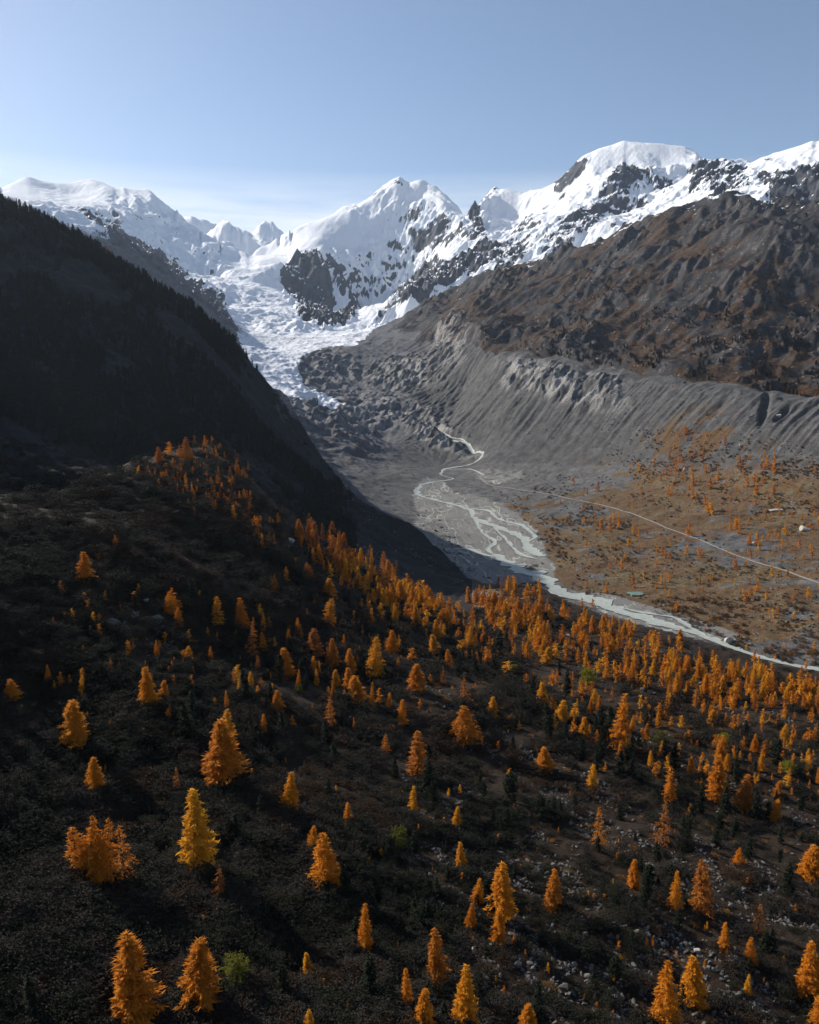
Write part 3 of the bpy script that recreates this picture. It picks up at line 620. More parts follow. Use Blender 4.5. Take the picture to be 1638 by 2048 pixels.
# split the sheet into named pieces of ground
def cell(A): return (A[:-1, :-1] + A[1:, 1:]) / 2
keys = ['near', 'ridge', 'mor', 'side', 'far', 'floor', 'basin', 'ice']
stk = np.stack([cell(FD[k]) for k in keys]); stk[7] = np.where(stk[7] > .5, 2, 0)
stk[0] += 1e-3
reg = np.argmax(stk, 0)
cTH, cLR = cell(TH), cell(LR)
reg = np.where((reg == 6) & (cTH < L_ridge(cTH) * 0 + R(-13)) & (cLR < 8.0), 1, reg)   # back of the dark ridge
far_id = np.zeros_like(reg)
cpx = cell(PX)
far_id = np.where(cTH < R(-9.2), 0, np.where(cTH < R(4.6), 1, np.where(cTH < R(20.8), 2, 3)))
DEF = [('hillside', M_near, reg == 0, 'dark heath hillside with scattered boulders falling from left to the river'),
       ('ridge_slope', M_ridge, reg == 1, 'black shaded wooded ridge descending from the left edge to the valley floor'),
       ('moraine', M_mor, reg == 2, 'grey gullied moraine wall along the right side of the valley'),
       ('mountainside', M_side, reg == 3, 'brown craggy mountainside above the grey moraine wall'),
       ('mountain', M_far, (reg == 4) & (far_id == 0), 'broad snow covered massif at the left behind the dark ridge'),
       ('mountain', M_far, (reg == 4) & (far_id == 1), 'central snow peak with dark rock buttress above the glacier'),
       ('mountain', M_far, (reg == 4) & (far_id == 2), 'rounded snow dome mountain with rocky face right of the centre'),
       ('mountain', M_far, (reg == 4) & (far_id == 3), 'jagged snowy peak at the right edge behind the brown mountainside'),
       ('valley_floor', M_floor, reg == 5, 'flat valley floor of gravel and yellow brown turf beside the river'),
       ('glacier_forefield', M_basin, reg == 6, 'dark grey rubble and bare rock below the glacier tongue'),
       ('glacier', M_ice, reg == 7, 'white crevassed glacier tongue descending into the valley')]
idx = np.arange(nr * nc).reshape(nr, nc)
Pf = P.reshape(-1, 3).astype(np.float32); Nf = N.reshape(-1, 3).astype(np.float32)
silt = FD['floor'] * blob(PX, PY, [(960,1075,135,75,22,1),(870,1000,50,40,50,.8),(1000,1130,110,40,5,1),(1290,1232,150,22,17,1),(1420,1262,90,14,17,.8),(1000,950,60,20,0,.5)], .3)
veg *= 1 - sst(.3, .6, silt)
pale = np.maximum(pale, FD['near'] * blob(PX, PY, [(1250,1440,480,130,14,.9),(1350,1560,330,80,25,.7),(1100,1270,230,50,20,.9),(700,1330,200,60,20,.3),(1050,1190,90,30,20,1),(1500,1700,200,160,20,.3)], .5) * sst(-.2, .4, fbm(X, Y, 26, 4, .6, 72)))
attrs = {'silt': silt.reshape(-1), 'snow': snow.reshape(-1), 'veg': veg.reshape(-1), 'pale': pale.reshape(-1)}
TRI = 0
for (nm, mt, mk, lab) in DEF:
    j, i = np.nonzero(mk)
    if len(j) == 0: continue
    q = np.stack([idx[j, i], idx[j, i + 1], idx[j + 1, i + 1], idx[j + 1, i]], 1)
    used, inv = np.unique(q, return_inverse=True); inv = inv.reshape(-1)
    me = bpy.data.meshes.new(nm)
    me.vertices.add(len(used)); me.vertices.foreach_set('co', Pf[used].reshape(-1))
    nf = len(q); me.loops.add(nf * 4); me.loops.foreach_set('vertex_index', inv.astype(np.int32))
    me.polygons.add(nf); me.polygons.foreach_set('loop_start', np.arange(0, nf * 4, 4, dtype=np.int32)); me.polygons.foreach_set('loop_total', np.full(nf, 4, np.int32))
    me.polygons.foreach_set('use_smooth', np.ones(nf, bool))
    me.update(calc_edges=True)
    me.normals_split_custom_set_from_vertices(Nf[used])
    for an, av in attrs.items():
        a = me.attributes.new(an, 'FLOAT', 'POINT'); a.data.foreach_set('value', av[used].astype(np.float32))
    me.materials.append(mt)
    o = bpy.data.objects.new(nm, me); scene.collection.objects.link(o)
    o['kind'] = 'structure'; o['label'] = lab
    TRI += nf * 2
print('terrain tris', TRI, time.time() - T0)

# ------------------------------------------------------------------ helpers for things
lrh = np.linspace(math.log(30), math.log(7600), 1100)
def hits(px, py):
    """where the picture ray first meets the built ground"""
    px = np.atleast_1d(np.asarray(px, float)); py = np.atleast_1d(np.asarray(py, float))
    th, t = ray(px, py); out = np.zeros((len(px), 3))
    for s in range(0, len(px), 400):
        T = th[s:s+400, None]; L = np.broadcast_to(lrh[None, :], (len(T), len(lrh)))
        a = np.interp(T[:, 0], thv, np.arange(nc))[:, None]; b = np.interp(lrh, lrv, np.arange(nr))[None, :]
        i = np.clip(a.astype(int), 0, nc - 2); j = np.clip(b.astype(int), 0, nr - 2); fa = a - i; fb = b - j
        z = (Z[j, i] * (1 - fa) + Z[j, i + 1] * fa) * (1 - fb) + (Z[j + 1, i] * (1 - fa) + Z[j + 1, i + 1] * fa) * fb
        d = z - ZC - t[s:s+400, None] * np.exp(L)
        k = np.argmax(d >= 0, 1); k = np.maximum(k, 1); row = np.arange(len(k))
        d1 = d[row, k]; d0 = d[row, k - 1]; f = np.clip(-d0 / (d1 - d0 + 1e-9), 0, 1)
        r = np.exp(lrh[k - 1] + f * (lrh[1] - lrh[0]))
        out[s:s+400, 0] = r * np.sin(T[:, 0]); out[s:s+400, 1] = r * np.cos(T[:, 0])
        out[s:s+400, 2] = ground_z(out[s:s+400, 0], out[s:s+400, 1])
    return out
def depth(p): return p[..., 1] * CP + (p[..., 2] - ZC) * SP
def new_mesh(name, v, f, mat, smooth=False):
    me = bpy.data.meshes.new(name)
    v = np.asarray(v, np.float32); f = np.asarray(f, np.int32)
    k = f.shape[1]
    me.vertices.add(len(v)); me.vertices.foreach_set('co', v.reshape(-1))
    me.loops.add(f.size); me.loops.foreach_set('vertex_index', f.reshape(-1))
    me.polygons.add(len(f)); me.polygons.foreach_set('loop_start', np.arange(0, f.size, k, dtype=np.int32)); me.polygons.foreach_set('loop_total', np.full(len(f), k, np.int32))
    me.polygons.foreach_set('use_smooth', np.full(len(f), smooth))
    me.update(calc_edges=True); me.materials.append(mat); return me
def link(name, me, parent=None, loc=(0, 0, 0)):
    o = bpy.data.objects.new(name, me); scene.collection.objects.link(o); o.location = loc
    if parent: o.parent = parent
    return o
def tag(o, label=None, cat=None, group=None, kind=None):
    for k, v in (('label', label), ('category', cat), ('group', group), ('kind', kind)):
        if v: o[k] = v
    return o

# ------------------------------------------------------------------ water, pond, track
def water_mat(name, col, rough):
    m, t, b = node_mat(name); q = NB(t); p = q.coord()
    n = q.noise(p, .25, 5, .65, (1, .5, 1))
    q.link(q.mix(q.ramp(n, [(.35, 0.), (.65, 1.)]), col, tuple(c * .8 for c in col)), b.inputs["Base Color"])
    b.inputs["Roughness"].default_value = rough; b.inputs["Specular IOR Level"].default_value = .4
    q.bump(q.noise(p, 1.2, 4, .6), .3, .15, b); return m
M_water = water_mat("glacial_milk_water", (.40, .43, .385), .35)
M_pond = water_mat("turquoise_pond_water", (.17, .26, .21), .25)
M_track, t_, b_ = node_mat("pale_track_gravel"); q_ = NB(t_)
q_.link(q_.mix(q_.ramp(q_.noise(q_.coord(), .4, 4, .6), [(.35, 0.), (.65, 1.)]), (.30, .28, .26), (.20, .185, .17)), b_.inputs["Base Color"])
def ribbon(lines, lift, wob=0.0, across=5):
    V, Fc = [], []; n0 = 0
    for L, zl in lines:
        L = np.asarray(L); d = np.gradient(L[:, :2], axis=0); d /= np.linalg.norm(d, axis=1, keepdims=True) + 1e-9
        nn = np.stack([-d[:, 1], d[:, 0]], 1); u = np.linspace(-1, 1, across)
        w = L[:, 2] * (1 + wob * fbm(L[:, 0], L[:, 1], 30, 3, .6, 60))
        w2 = L[:, 2] * (1 + wob * fbm(L[:, 0], L[:, 1], 22, 3, .6, 61))
        ww = np.where(u[None, :] < 0, w[:, None], w2[:, None]) * u[None, :]
        x = L[:, 0:1] + nn[:, 0:1] * ww; y = L[:, 1:2] + nn[:, 1:2] * ww
        z = ground_z(x, y) + lift + zl
        V.append(np.stack([x, y, z], -1).reshape(-1, 3)); k = len(L); ids = n0 + np.arange(k * across).reshape(k, across)
        Fc.append(np.stack([ids[:-1, :-1], ids[1:, :-1], ids[1:, 1:], ids[:-1, 1:]], -1).reshape(-1, 4)); n0 += k * across
    return np.concatenate(V), np.concatenate(Fc)
v_, f_ = ribbon([(dense(RW[k], 3) + np.array([0, 0, 0]), .05 * i) for i, k in enumerate(RW)], .35, .9, 7)
tag(link('river', new_mesh('river', v_, f_, M_water, True)), 'pale milky river winding from the glacier to the right edge', kind='structure')
v_, f_ = ribbon([(dense(PW, 3), 0)], .30, .25, 4)
tag(link('track', new_mesh('track', v_, f_, M_track, True)), 'thin pale gravel track crossing the valley floor to the right edge', kind='structure')
a_ = np.linspace(0, 2 * np.pi, 40, endpoint=False); rad = 1 + .25 * fbm(np.cos(a_) * 3, np.sin(a_) * 3, 1.5, 3, .5, 62)
px_ = POND[0] + np.cos(a_) * rad * 8; py_ = POND[1] + np.sin(a_) * rad * 6.5
zp = float(ground_z(px_, py_).max()) + .1
V_ = np.concatenate([np.stack([px_, py_, np.full(40, zp)], 1), [[POND[0], POND[1], zp]], np.stack([px_, py_, np.full(40, zp - 4)], 1)])
me_ = bpy.data.meshes.new('pond'); me_.from_pydata(V_.tolist(), [], [(i, (i + 1) % 40, 40) for i in range(40)] + [(i, 41 + i, 41 + (i + 1) % 40, (i + 1) % 40) for i in range(40)]); me_.materials.append(M_pond)
tag(link('pond', me_), 'small turquoise pond in the yellow turf beside the river', kind='structure')

# ------------------------------------------------------------------ trees
def needle_mat(name, cols, from_attr=None, trans=.22):
    """cols: three colours for hue 0, .5, 1"""
    m, t, b = node_mat(name); q = NB(t); p = q.coord()
    if from_attr: h = q.attr(from_attr)
    else:
        oi = q.n("ShaderNodeObjectInfo"); sc = q.n("ShaderNodeSeparateColor"); q.link(oi.outputs["Color"], sc.inputs[0]); h = sc.outputs[0]
    n = q.noise(p, .9, 4, .7)
    h2 = q.math('ADD', h, q.math('MULTIPLY', q.math('SUBTRACT', n, .5), .8), True)
    c = q.ramp(h2, [(0., cols[0]), (.5, cols[1]), (1., cols[2])])
    tr = q.n("ShaderNodeBsdfTranslucent"); mx = q.n("ShaderNodeMixShader"); mx.inputs[0].default_value = trans
    q.link(c, b.inputs["Base Color"]); q.link(c, tr.inputs["Color"])
    q.link(b.outputs[0], mx.inputs[1]); q.link(tr.outputs[0], mx.inputs[2]); q.link(mx.outputs[0], t.nodes["Material Output"].inputs["Surface"])
    return m
LARCH = [(.62, .30, .016), (.56, .19, .010), (.28, .10, .025)]
M_larch = needle_mat("larch_needles", LARCH)
M_larch_s = needle_mat("larch_needles_far", LARCH, "hue")
M_pine = needle_mat("pine_needles", [(.012, .022, .010), (.014, .020, .010), (.020, .022, .012)], trans=.15)
M_leafy = needle_mat("willow_leaves", [(.22, .20, .015), (.12, .12, .02), (.05, .05, .018)], trans=.35)
M_bark, t_, b_ = node_mat("larch_bark"); b_.inputs["Base Color"].default_value = (.05, .038, .03, 1)

def spray_crown(seed, H, W, n_br, per, size, kind='cone', droop=.25, low=.06, sparse=0.0, whorl=0):
    """small needle-spray faces carried along whorled branches"""
    g = np.random.default_rng(seed); V = []; Fc = []; sticks = []
    tops = [(0, 0, H, 1.0)]
    if kind == 'twin': tops = [(-W * .20, 0, H, .8), (W * .20, W * .05, H * .95, .8), (0, -W * .1, H * .7, .9)]
    asym = g.uniform(0, 2 * np.pi)
    for (ox, oy, hh, ws) in tops:
        for b in range(int(n_br / len(tops))):
            u = (b + g.uniform(0, 1)) / (n_br / len(tops))          # 0 bottom .. 1 top
            if whorl: u = min(.995, (math.floor(u * whorl) + .5 + g.normal(0, .09)) / whorl)
            z0 = hh * (low + (1 - low) * u ** .95)
            prof = (1 - u) ** .75 * (0.55 + .45 * min(1, (u + .02) / .12)) if kind != 'round' else math.sqrt(max(0, 1 - (2 * u - .85) ** 2 / 1.35)) * .95
            az = g.uniform(0, 2 * np.pi)
            L = W * .5 * ws * (prof * g.uniform(.55, 1.15) * (1 + .18 * math.cos(az - asym)) + .035)
            if g.uniform() < sparse: continue
            n = max(3, int(per * (L / (W * .5)) ** .8 + 1))
            s = np.sort(g.uniform(.12, 1, n)); rise = g.uniform(.05, .35)
            dx, dy = math.cos(az), math.sin(az)
            cx = ox * (u * .6 + .4) + dx * L * s; cy = oy + dy * L * s
            cz = z0 + L * (rise * s - droop * 1.6 * s * s)
            wd = (0.20 + .25 * (1 - s)) * L * .55
            lat = g.normal(0, .6, n) * wd; cx = cx - dy * lat; cy = cy + dx * lat; cz = cz + g.normal(0, .12, n) * size - np.abs(lat) * .15
            sz = size * g.uniform(.6, 1.3, n) * (1.0 if kind != 'x' else 1)
            # each spray: a slim leaning triangle pointing outward, one hanging
            for k in range(n):
                a = az + g.normal(0, .7); ex, ey = math.cos(a), math.sin(a); c = (cx[k], cy[k], cz[k]); q = sz[k]
                i0 = len(V)
                if k % 2:
                    V += [(c[0] - ey * q * .17, c[1] + ex * q * .17, c[2] + g.normal(0, .12) * q), (c[0] + ey * q * .17, c[1] - ex * q * .17, c[2] + g.normal(0, .12) * q), (c[0] + ex * q, c[1] + ey * q, c[2] + g.uniform(-.35, .25) * q)]
                else:
                    V += [(c[0] - ex * q * .22, c[1] - ey * q * .22, c[2] + .15 * q), (c[0] + ex * q * .22, c[1] + ey * q * .22, c[2] + .1 * q), (c[0] + g.normal(0, .2) * q, c[1] + g.normal(0, .2) * q, c[2] - q * .7)]
                Fc.append((i0, i0 + 1, i0 + 2))
            if b % 5 == 0: sticks.append((ox * (u * .6 + .4), oy, z0 - L * .05, ox * (u * .6 + .4) + dx * L * .7, oy + dy * L * .7, z0 + L * (rise * .7 - droop * .8), L * .018 + .01))
    return np.array(V), np.array(Fc), tops, sticks
def trunk_mesh(name, H, tops, sticks, r0):
    V, Fc = [], []
    def tube(a, b, ra, rb, n=6, seg=1):
        a = np.array(a, float); b = np.array(b, float); d = (b - a) / (np.linalg.norm(b - a) + 1e-9)
        s = np.cross(d, [0.3, 0.9, .1]); s /= np.linalg.norm(s); t = np.cross(d, s); base = len(V)
        for i in range(seg + 1):
            f = i / seg; c = a + (b - a) * f; r = ra + (rb - ra) * f
            for k in range(n):
                q = 2 * math.pi * k / n; V.append(tuple(c + r * (math.cos(q) * s + math.sin(q) * t)))
        for i in range(seg):
            for k in range(n):
                Fc.append((base + i * n + k, base + i * n + (k + 1) % n, base + (i + 1) * n + (k + 1) % n, base + (i + 1) * n + k))
    for (ox, oy, hh, ws) in tops: tube((ox * .4, oy, -.6), (ox, oy, hh * .97), r0, r0 * .12, 7, 4)
    for s in sticks: tube(s[:3], s[3:6], s[6], s[6] * .3, 4, 1)
    return new_mesh(name, V, Fc, M_bark, True)
class Kind: pass
def make_kind(seed, H, W, n_br, per, size, mat, **kw):
    k = Kind(); v, f, tops, sticks = spray_crown(seed, H, W, n_br, per, size, **kw)
    k.crown = new_mesh('crown', v, f, mat); k.trunk = trunk_mesh('trunk', H, tops, sticks, .012 * H + .05); k.H = H; k.W = W
    return k
LK = {'cone': [make_kind(1, 10, 4.4, 240, 50, .45, M_larch, whorl=14, sparse=.1), make_kind(2, 10, 4.0, 240, 50, .45, M_larch, droop=.35, whorl=13, sparse=.1), make_kind(3, 10, 3.6, 230, 46, .43, M_larch, droop=.2, whorl=15, sparse=.1), make_kind(14, 10, 4.8, 220, 36, .42, M_larch, droop=.3, whorl=12, sparse=.1)],
      'slim': [make_kind(4, 10, 2.9, 200, 34, .38, M_larch, whorl=15, sparse=.1), make_kind(5, 10, 3.1, 190, 34, .38, M_larch, droop=.3, whorl=14)],
      'wide': [make_kind(6, 10, 7.0, 260, 40, .46, M_larch, kind='twin', whorl=13), make_kind(7, 10, 6.4, 240, 38, .44, M_larch, whorl=12, droop=.15)],
      'thin': [make_kind(8, 10, 4.4, 130, 20, .34, M_larch, sparse=.3, droop=.35, whorl=15), make_kind(9, 10, 3.8, 130, 20, .34, M_larch, sparse=.25, whorl=15)]}
PK = [make_kind(21, 10, 3.4, 130, 14, .75, M_pine, droop=.05), make_kind(22, 10, 3.0, 120, 14, .75, M_pine, droop=.1, kind='cone'), make_kind(23, 10, 4.2, 130, 15, .8, M_pine, droop=.05, kind='round')]
BK = [make_kind(31, 3, 4.2, 110, 16, .34, M_leafy, kind='round', droop=.0, low=.0), make_kind(32, 3, 3.6, 110, 16, .32, M_leafy, kind='round', droop=.0, low=.0)]

def place_tree(name, kind, loc, H, W, hue, label, cat, group):
    e = bpy.data.objects.new(name, None); scene.collection.objects.link(e); e.empty_display_size = .5
    e.location = loc; e.rotation_euler = (random.gauss(0, .045), random.gauss(0, .045), random.uniform(0, 6.28))
    sx = W / kind.W; e.scale = (sx, sx, H / kind.H)
    tag(e, label, cat, group)
    c = link('crown', kind.crown, e); c.color = (hue, hue, hue, 1)
    link('trunk', kind.trunk, e)
    return e

# traced larches: (x, top, base, width, form, hue 0 yellow .. 1 rust)
TRACED = [(155,1390,1492,65,'cone',.35),(192,1506,1580,45,'cone',.4),(446,1428,1562,98,'cone',.62),(457,1412,1480,34,'slim',.2),(352,1531,1582,20,'thin',.7),(395,1575,1742,88,'cone',.05),(580,1542,1622,46,'cone',.3),
(695,1603,1647,24,'slim',.45),(625,1645,1702,32,'cone',.4),(652,1661,1778,80,'cone',.45),(172,1635,1748,100,'wide',.5),(208,1628,1765,78,'wide',.5),(250,1640,1762,80,'thin',.7),(440,1730,1798,44,'thin',.95),
(268,1862,2052,108,'cone',.6),(398,1875,2015,96,'cone',.62),(733,1808,1905,36,'slim',.5),(615,1905,1947,24,'cone',.1),(620,2020,2072,32,'cone',.15),(813,1938,2022,30,'slim',.5),
(925,1400,1482,86,'wide',.65),(985,1390,1432,30,'cone',.2),(832,1457,1557,50,'slim',.75),(827,1570,1627,24,'slim',.1),(913,1610,1652,21,'cone',.1),(921,1680,1732,27,'cone',.25),(1087,1487,1542,44,'cone',.6),
(1184,1525,1580,27,'slim',.15),(1123,1395,1442,34,'cone',.15),(1168,1430,1482,30,'cone',.35),(1238,1370,1502,46,'slim',.45),(1195,1610,1692,38,'thin',.5),(1326,1600,1684,52,'thin',.9),(1338,1545,1605,30,'slim',.5),
(1439,1465,1525,32,'cone',.4),(1434,1510,1604,52,'cone',.6),(1487,1543,1618,44,'cone',.75),(1549,1593,1642,27,'cone',.45),(1265,1716,1774,31,'cone',.5),(1352,1738,1818,35,'cone',.35),(1402,1722,1826,60,'cone',.85),
(1516,1805,1864,36,'thin',.8),(1475,1690,1728,28,'cone',.55),(1615,1680,1755,58,'cone',.5),(1000,1718,1835,62,'cone',.4),(955,1752,1805,33,'cone',.4),(940,1806,1866,30,'cone',.6),(998,1815,1888,36,'cone',.45),(1103,1737,1818,44,'cone',.65),
(873,1862,1975,52,'cone',.7),(927,1930,2050,60,'cone',.3),(845,1980,2066,50,'cone',.45),(1325,1917,2055,74,'cone',.5),(1388,1912,2010,60,'cone',.35),(1447,1842,1904,26,'slim',.5),(1500,1872,1928,32,'cone',.55),(1493,1948,1987,18,'slim',.1),
(1615,1880,1990,60,'cone',.5),(1634,1970,2060,52,'cone',.5),(1055,2003,2055,42,'cone',.5),(643,1086,1131,21,'cone',.5),(673,1093,1127,15,'slim',.45),(700,1093,1124,24,'cone',.55),(660,1152,1200,34,'cone',.35),(655,1193,1262,38,'slim',.3),
(690,1116,1162,20,'slim',.1),(662,1127,1154,15,'cone',.05),(767,1140,1177,21,'cone',.15),(780,1170,1217,33,'wide',.35),(800,1157,1202,29,'cone',.3),(843,1178,1215,22,'cone',.15),(873,1236,1274,22,'cone',.3),(940,1247,1298,29,'cone',.15),
(869,1264,1308,27,'cone',.25),(750,1268,1354,48,'cone',.15),(782,1257,1309,34,'cone',.5),(626,1253,1317,43,'cone',.9),(664,1272,1338,35,'cone',.75),(700,1294,1347,29,'cone',.4),(627,1310,1352,19,'slim',.35),(634,1335,1372,14,'slim',.3),
(670,1336,1372,23,'cone',.2),(713,1345,1403,45,'cone',.5),(698,1330,1378,27,'cone',.45),(833,1321,1383,46,'round' if 0 else 'cone',.62),(824,1294,1324,21,'cone',.6),(897,1294,1334,24,'cone',.55),(886,1340,1368,13,'thin',.8),(931,1352,1407,36,'thin',.9),
(803,1394,1450,33,'cone',.45),(745,1372,1415,17,'slim',.35),(758,1375,1408,16,'slim',.35),(777,1383,1417,15,'slim',.4),(660,1388,1457,36,'thin',.8),(681,1455,1476,13,'cone',.4),(771,1462,1505,27,'thin',.7),(1083,1360,1412,31,'cone',.2),
(1104,1340,1370,15,'slim',.5),(1055,1281,1317,22,'cone',.35),(1094,1290,1327,26,'cone',.1),(1014,1320,1348,26,'cone',.15),(169,1099,1166,44,'cone',.5),(198,1105,1119,15,'cone',.05),(231,1069,1097,14,'thin',.85),(122,1160,1187,14,'thin',.95),
(170,1184,1209,15,'cone',.7),(345,1172,1228,50,'wide',.45),(357,1212,1255,24,'cone',.5),(432,1190,1252,31,'cone',.15),(482,1192,1255,36,'cone',.5),(506,1238,1318,36,'thin',.8),(527,1260,1303,20,'slim',.5),(597,1232,1277,22,'cone',.5),
(377,1288,1324,27,'cone',.2),(421,1290,1324,15,'cone',.5),(313,1278,1312,15,'cone',.5),(331,1263,1285,15,'cone',.5),(301,1326,1414,44,'cone',.4),(329,1357,1395,24,'cone',.4),(570,1290,1355,46,'cone',.55),(500,1340,1375,17,'slim',.1),
(553,1375,1423,30,'cone',.6),(547,1146,1182,26,'wide',.75),(573,1133,1165,15,'slim',.6),(615,1122,1157,30,'wide',.6),(592,1114,1139,11,'slim',.6),(468,1009,1038,15,'cone',.15),(498,1003,1028,15,'thin',.8),(340,883,914,22,'wide',.45),
(318,892,926,22,'cone',.6),(374,872,927,34,'wide',.8),(389,870,894,14,'cone',.75),(410,870,895,14,'cone',.65),(424,872,892,9,'cone',.7),(347,916,939,15,'cone',.65),(278,930,950,11,'cone',.1),(22,1351,1400,50,'wide',.4),
(628,1040,1074,22,'cone',.75),(524,1066,1097,13,'cone',.5),(536,1068,1092,11,'cone',.5),(1377,1045,1072,14,'slim',.5),(1418,1000,1024,20,'cone',.3),(1422,1005,1030,14,'cone',.1),(1570,1052,1070,14,'cone',.05),(1598,1078,1095,10,'cone',.5),
(1384,930,942,9,'cone',.5),(1185,1196,1215,12,'slim',.6),(1163,1195,1213,11,'slim',.5),(1360,1255,1290,18,'cone',.3),(1290,1270,1300,14,'cone',.4)]
def inside(px, py, lst):
    """density of scattered growth, blobs in the picture"""
    return blob(px, py, lst, .25)
def scatter(n, box, blobs, hlo, hhi, seed, pw=1.6):
    g = np.random.default_rng(seed); out = []
    while len(out) < n:
        px = g.uniform(box[0], box[2], 4000); py = g.uniform(box[1], box[3], 4000)
        d = inside(px, py, blobs) * (0.35 + .9 * sst(-.3, .6, fbm(px, py, 70, 3, .6, seed)))
        ok = g.uniform(0, 1, 4000) < d
        for a, b in zip(px[ok], py[ok]):
            out.append((a, b, hlo + (hhi - hlo) * g.uniform() ** pw))
            if len(out) >= n: break
    return out
SC = []
SC += scatter(520, (930,1170,1680,1420), [(1080,1250,130,50,28,1),(1220,1300,150,55,18,1),(1450,1360,220,50,14,1),(1600,1390,120,50,10,.9),(1000,1210,60,30,20,.9)], 18, 40, 71, 1.1)
SC += scatter(270, (600,1060,1060,1330), [(700,1150,120,28,38,1),(850,1220,120,28,30,1),(960,1270,100,50,20,.8),(760,1240,90,50,30,.3)], 14, 34, 72)
SC += scatter(270, (270,900,640,1110), [(330,960,60,18,25,1),(420,960,70,70,40,1),(500,1040,70,40,35,.7),(460,980,60,40,40,.9)], 9, 21, 73)
SC += scatter(110, (580,1040,1000,1300), [(660,1110,110,24,42,1),(800,1200,150,40,36,1)], 22, 46, 79, 1.3)
SC += scatter(230, (1050,1360,1680,1620), [(1200,1430,150,60,20,.7),(1450,1450,220,60,15,1),(1600,1500,100,100,0,.8),(1350,1540,200,40,20,.5)], 14, 38, 74)
SC_OUT = scatter(170, (1650,1390,1990,2100), [(1820,1480,200,110,10,1),(1820,1800,250,300,0,.25)], 14, 60, 101, 1.8) + scatter(60, (-260,1150,-20,2100), [(-140,1600,160,500,0,.5)], 20, 90, 102, 2)
SC += scatter(110, (90,1120,760,1560), [(300,1330,230,130,10,.5),(560,1330,230,150,15,.9)], 14, 40, 103, 1.6)
SC += scatter(300, (200,1250,1640,2040), [(900,1600,900,450,0,.5),(700,1350,250,120,20,.9)], 8, 20, 75, 2)
SC += scatter(430, (1040,860,1680,1320), [(1450,960,170,60,0,.9),(1560,1060,120,60,10,.9),(1250,1080,130,50,20,.8),(1350,1180,200,60,10,.35),(1550,1250,120,70,0,.4),(1180,1000,120,30,10,.3),(1400,900,60,50,0,.8),(1480,1180,220,90,10,.5)], 7, 23, 76, 2.0)
rs = np.random.default_rng(77); RVX = [1150,1240,1340,1430,1540,1638]; RVY = [1196,1226,1256,1286,1326,1344]
trees = []          # dict px, top, base, w, form, hue, pos, H, W
for (x, tp, bs, w, fm, hu) in TRACED: trees.append(dict(px=x, base=bs, h=bs - tp, w=w, form=fm, hue=hu, traced=True))
tx = np.array([t['px'] for t in trees]); ty = np.array([t['base'] for t in trees])
for (x, y, h) in SC + SC_OUT:
    if x > 1150 and y > np.interp(x, RVX, RVY) and y - h < np.interp(x, RVX, RVY) + 5 and rs.uniform() < (.95 if x < 1500 else .6): continue
    if np.min(np.abs(tx - x) / 9 + np.abs(ty - y) / 14) < 1: continue
    fm = rs.choice(['cone', 'slim', 'thin'], p=[.6, .27, .13]); w = h * {'cone': .5, 'slim': .36, 'thin': .5}[fm] * rs.uniform(.85, 1.25)
    hu = float(np.clip(rs.normal(.38, .27), 0, 1)) if fm != 'thin' else float(rs.uniform(.5, 1))
    if y < 1120 and x < 700: hu = min(1, hu + .3)
    trees.append(dict(px=x, base=y, h=h, w=w, form=fm, hue=hu, traced=False))
pos = hits([t['px'] for t in trees], [t['base'] for t in trees])
dp = depth(pos)
keep = []
for t, p, d in zip(trees, pos, dp):
    if not t['traced']:
        if field(FD['riv'], p[0], p[1]) < 3 or field(FD['pth'], p[0], p[1]) < 3: continue
    t['pos'] = p; vert = 1.0
    # a tree seen from above looks shorter than it stands
    el = -math.atan2(p[2] - ZC, math.hypot(p[0], p[1])); hp = t['h'] - .35 * t['w'] * math.sin(max(0, el))
    t['H'] = float(np.clip(hp * d / F / max(.5, math.cos(el - 0)), 1.2, 19)); t['W'] = t['w'] * d / F
    if t['H'] / t['W'] < 1.05: t['W'] = t['H'] / 1.05
    keep.append(t)
trees = sorted(keep, key=lambda t: -t['h'] + (1000 if (t['px'] > 1660 or t['px'] < -20) else 0))
print('larches', len(trees), time.time() - T0)

LAND = [('the tall narrow larch spire', 1238, 1460), ('the broad twin topped larch', 925, 1450), ('the tall yellow larch in dark heath', 395, 1680), ('the clump of three broad larches', 205, 1710), ('the dark slope stony patch', 280, 1250),
        ('the big river boulder', 1460, 1288), ('the yellow green willow bush', 1175, 1355), ('the round olive willow bush', 795, 1672), ('the turquoise pond', 1271, 1190), ('the foot of the black ridge', 965, 1190),
        ('the topmost spur larches', 375, 900), ('the lone upper slope larch', 169, 1140), ('the big lower left larch', 268, 1960), ('the bottom centre yellow larch', 927, 1990),
        ('the big bottom right larch', 1325, 1990), ('the rust larch among lower stones', 1402, 1780), ('the sunlit mid slope larch pair', 750, 1310), ('the two pale slabs', 1580, 1040),
        ('the river bend', 1070, 1150), ('the larch pair by the stony patch', 457, 1220), ('the right end larch belt', 1600, 1370), ('the dark spindly rust larch', 832, 1510)]
DIRS = ['right of', 'lower right of', 'below', 'lower left of', 'left of', 'upper left of', 'above', 'upper right of']
used_labels = {}
def rel_label(px, py, head, rank=0):
    order = sorted(LAND, key=lambda l: math.hypot(l[1] - px, (l[2] - py) * 1.0))
    tries = []
    for l in order[:4]:
        d = math.hypot(l[1] - px, l[2] - py)
        if d < 26: continue
        k = int(round(math.atan2(py - l[2], px - l[1]) / (math.pi / 4))) % 8
        near = 'just ' if d < 75 else ('' if d < 150 else ('well ' if d < 260 else 'far '))
        tries.append(f"{head} {near}{DIRS[k]} {l[0]}")
    for t in tries:
        if t not in used_labels: used_labels[t] = 1; return t
    return None
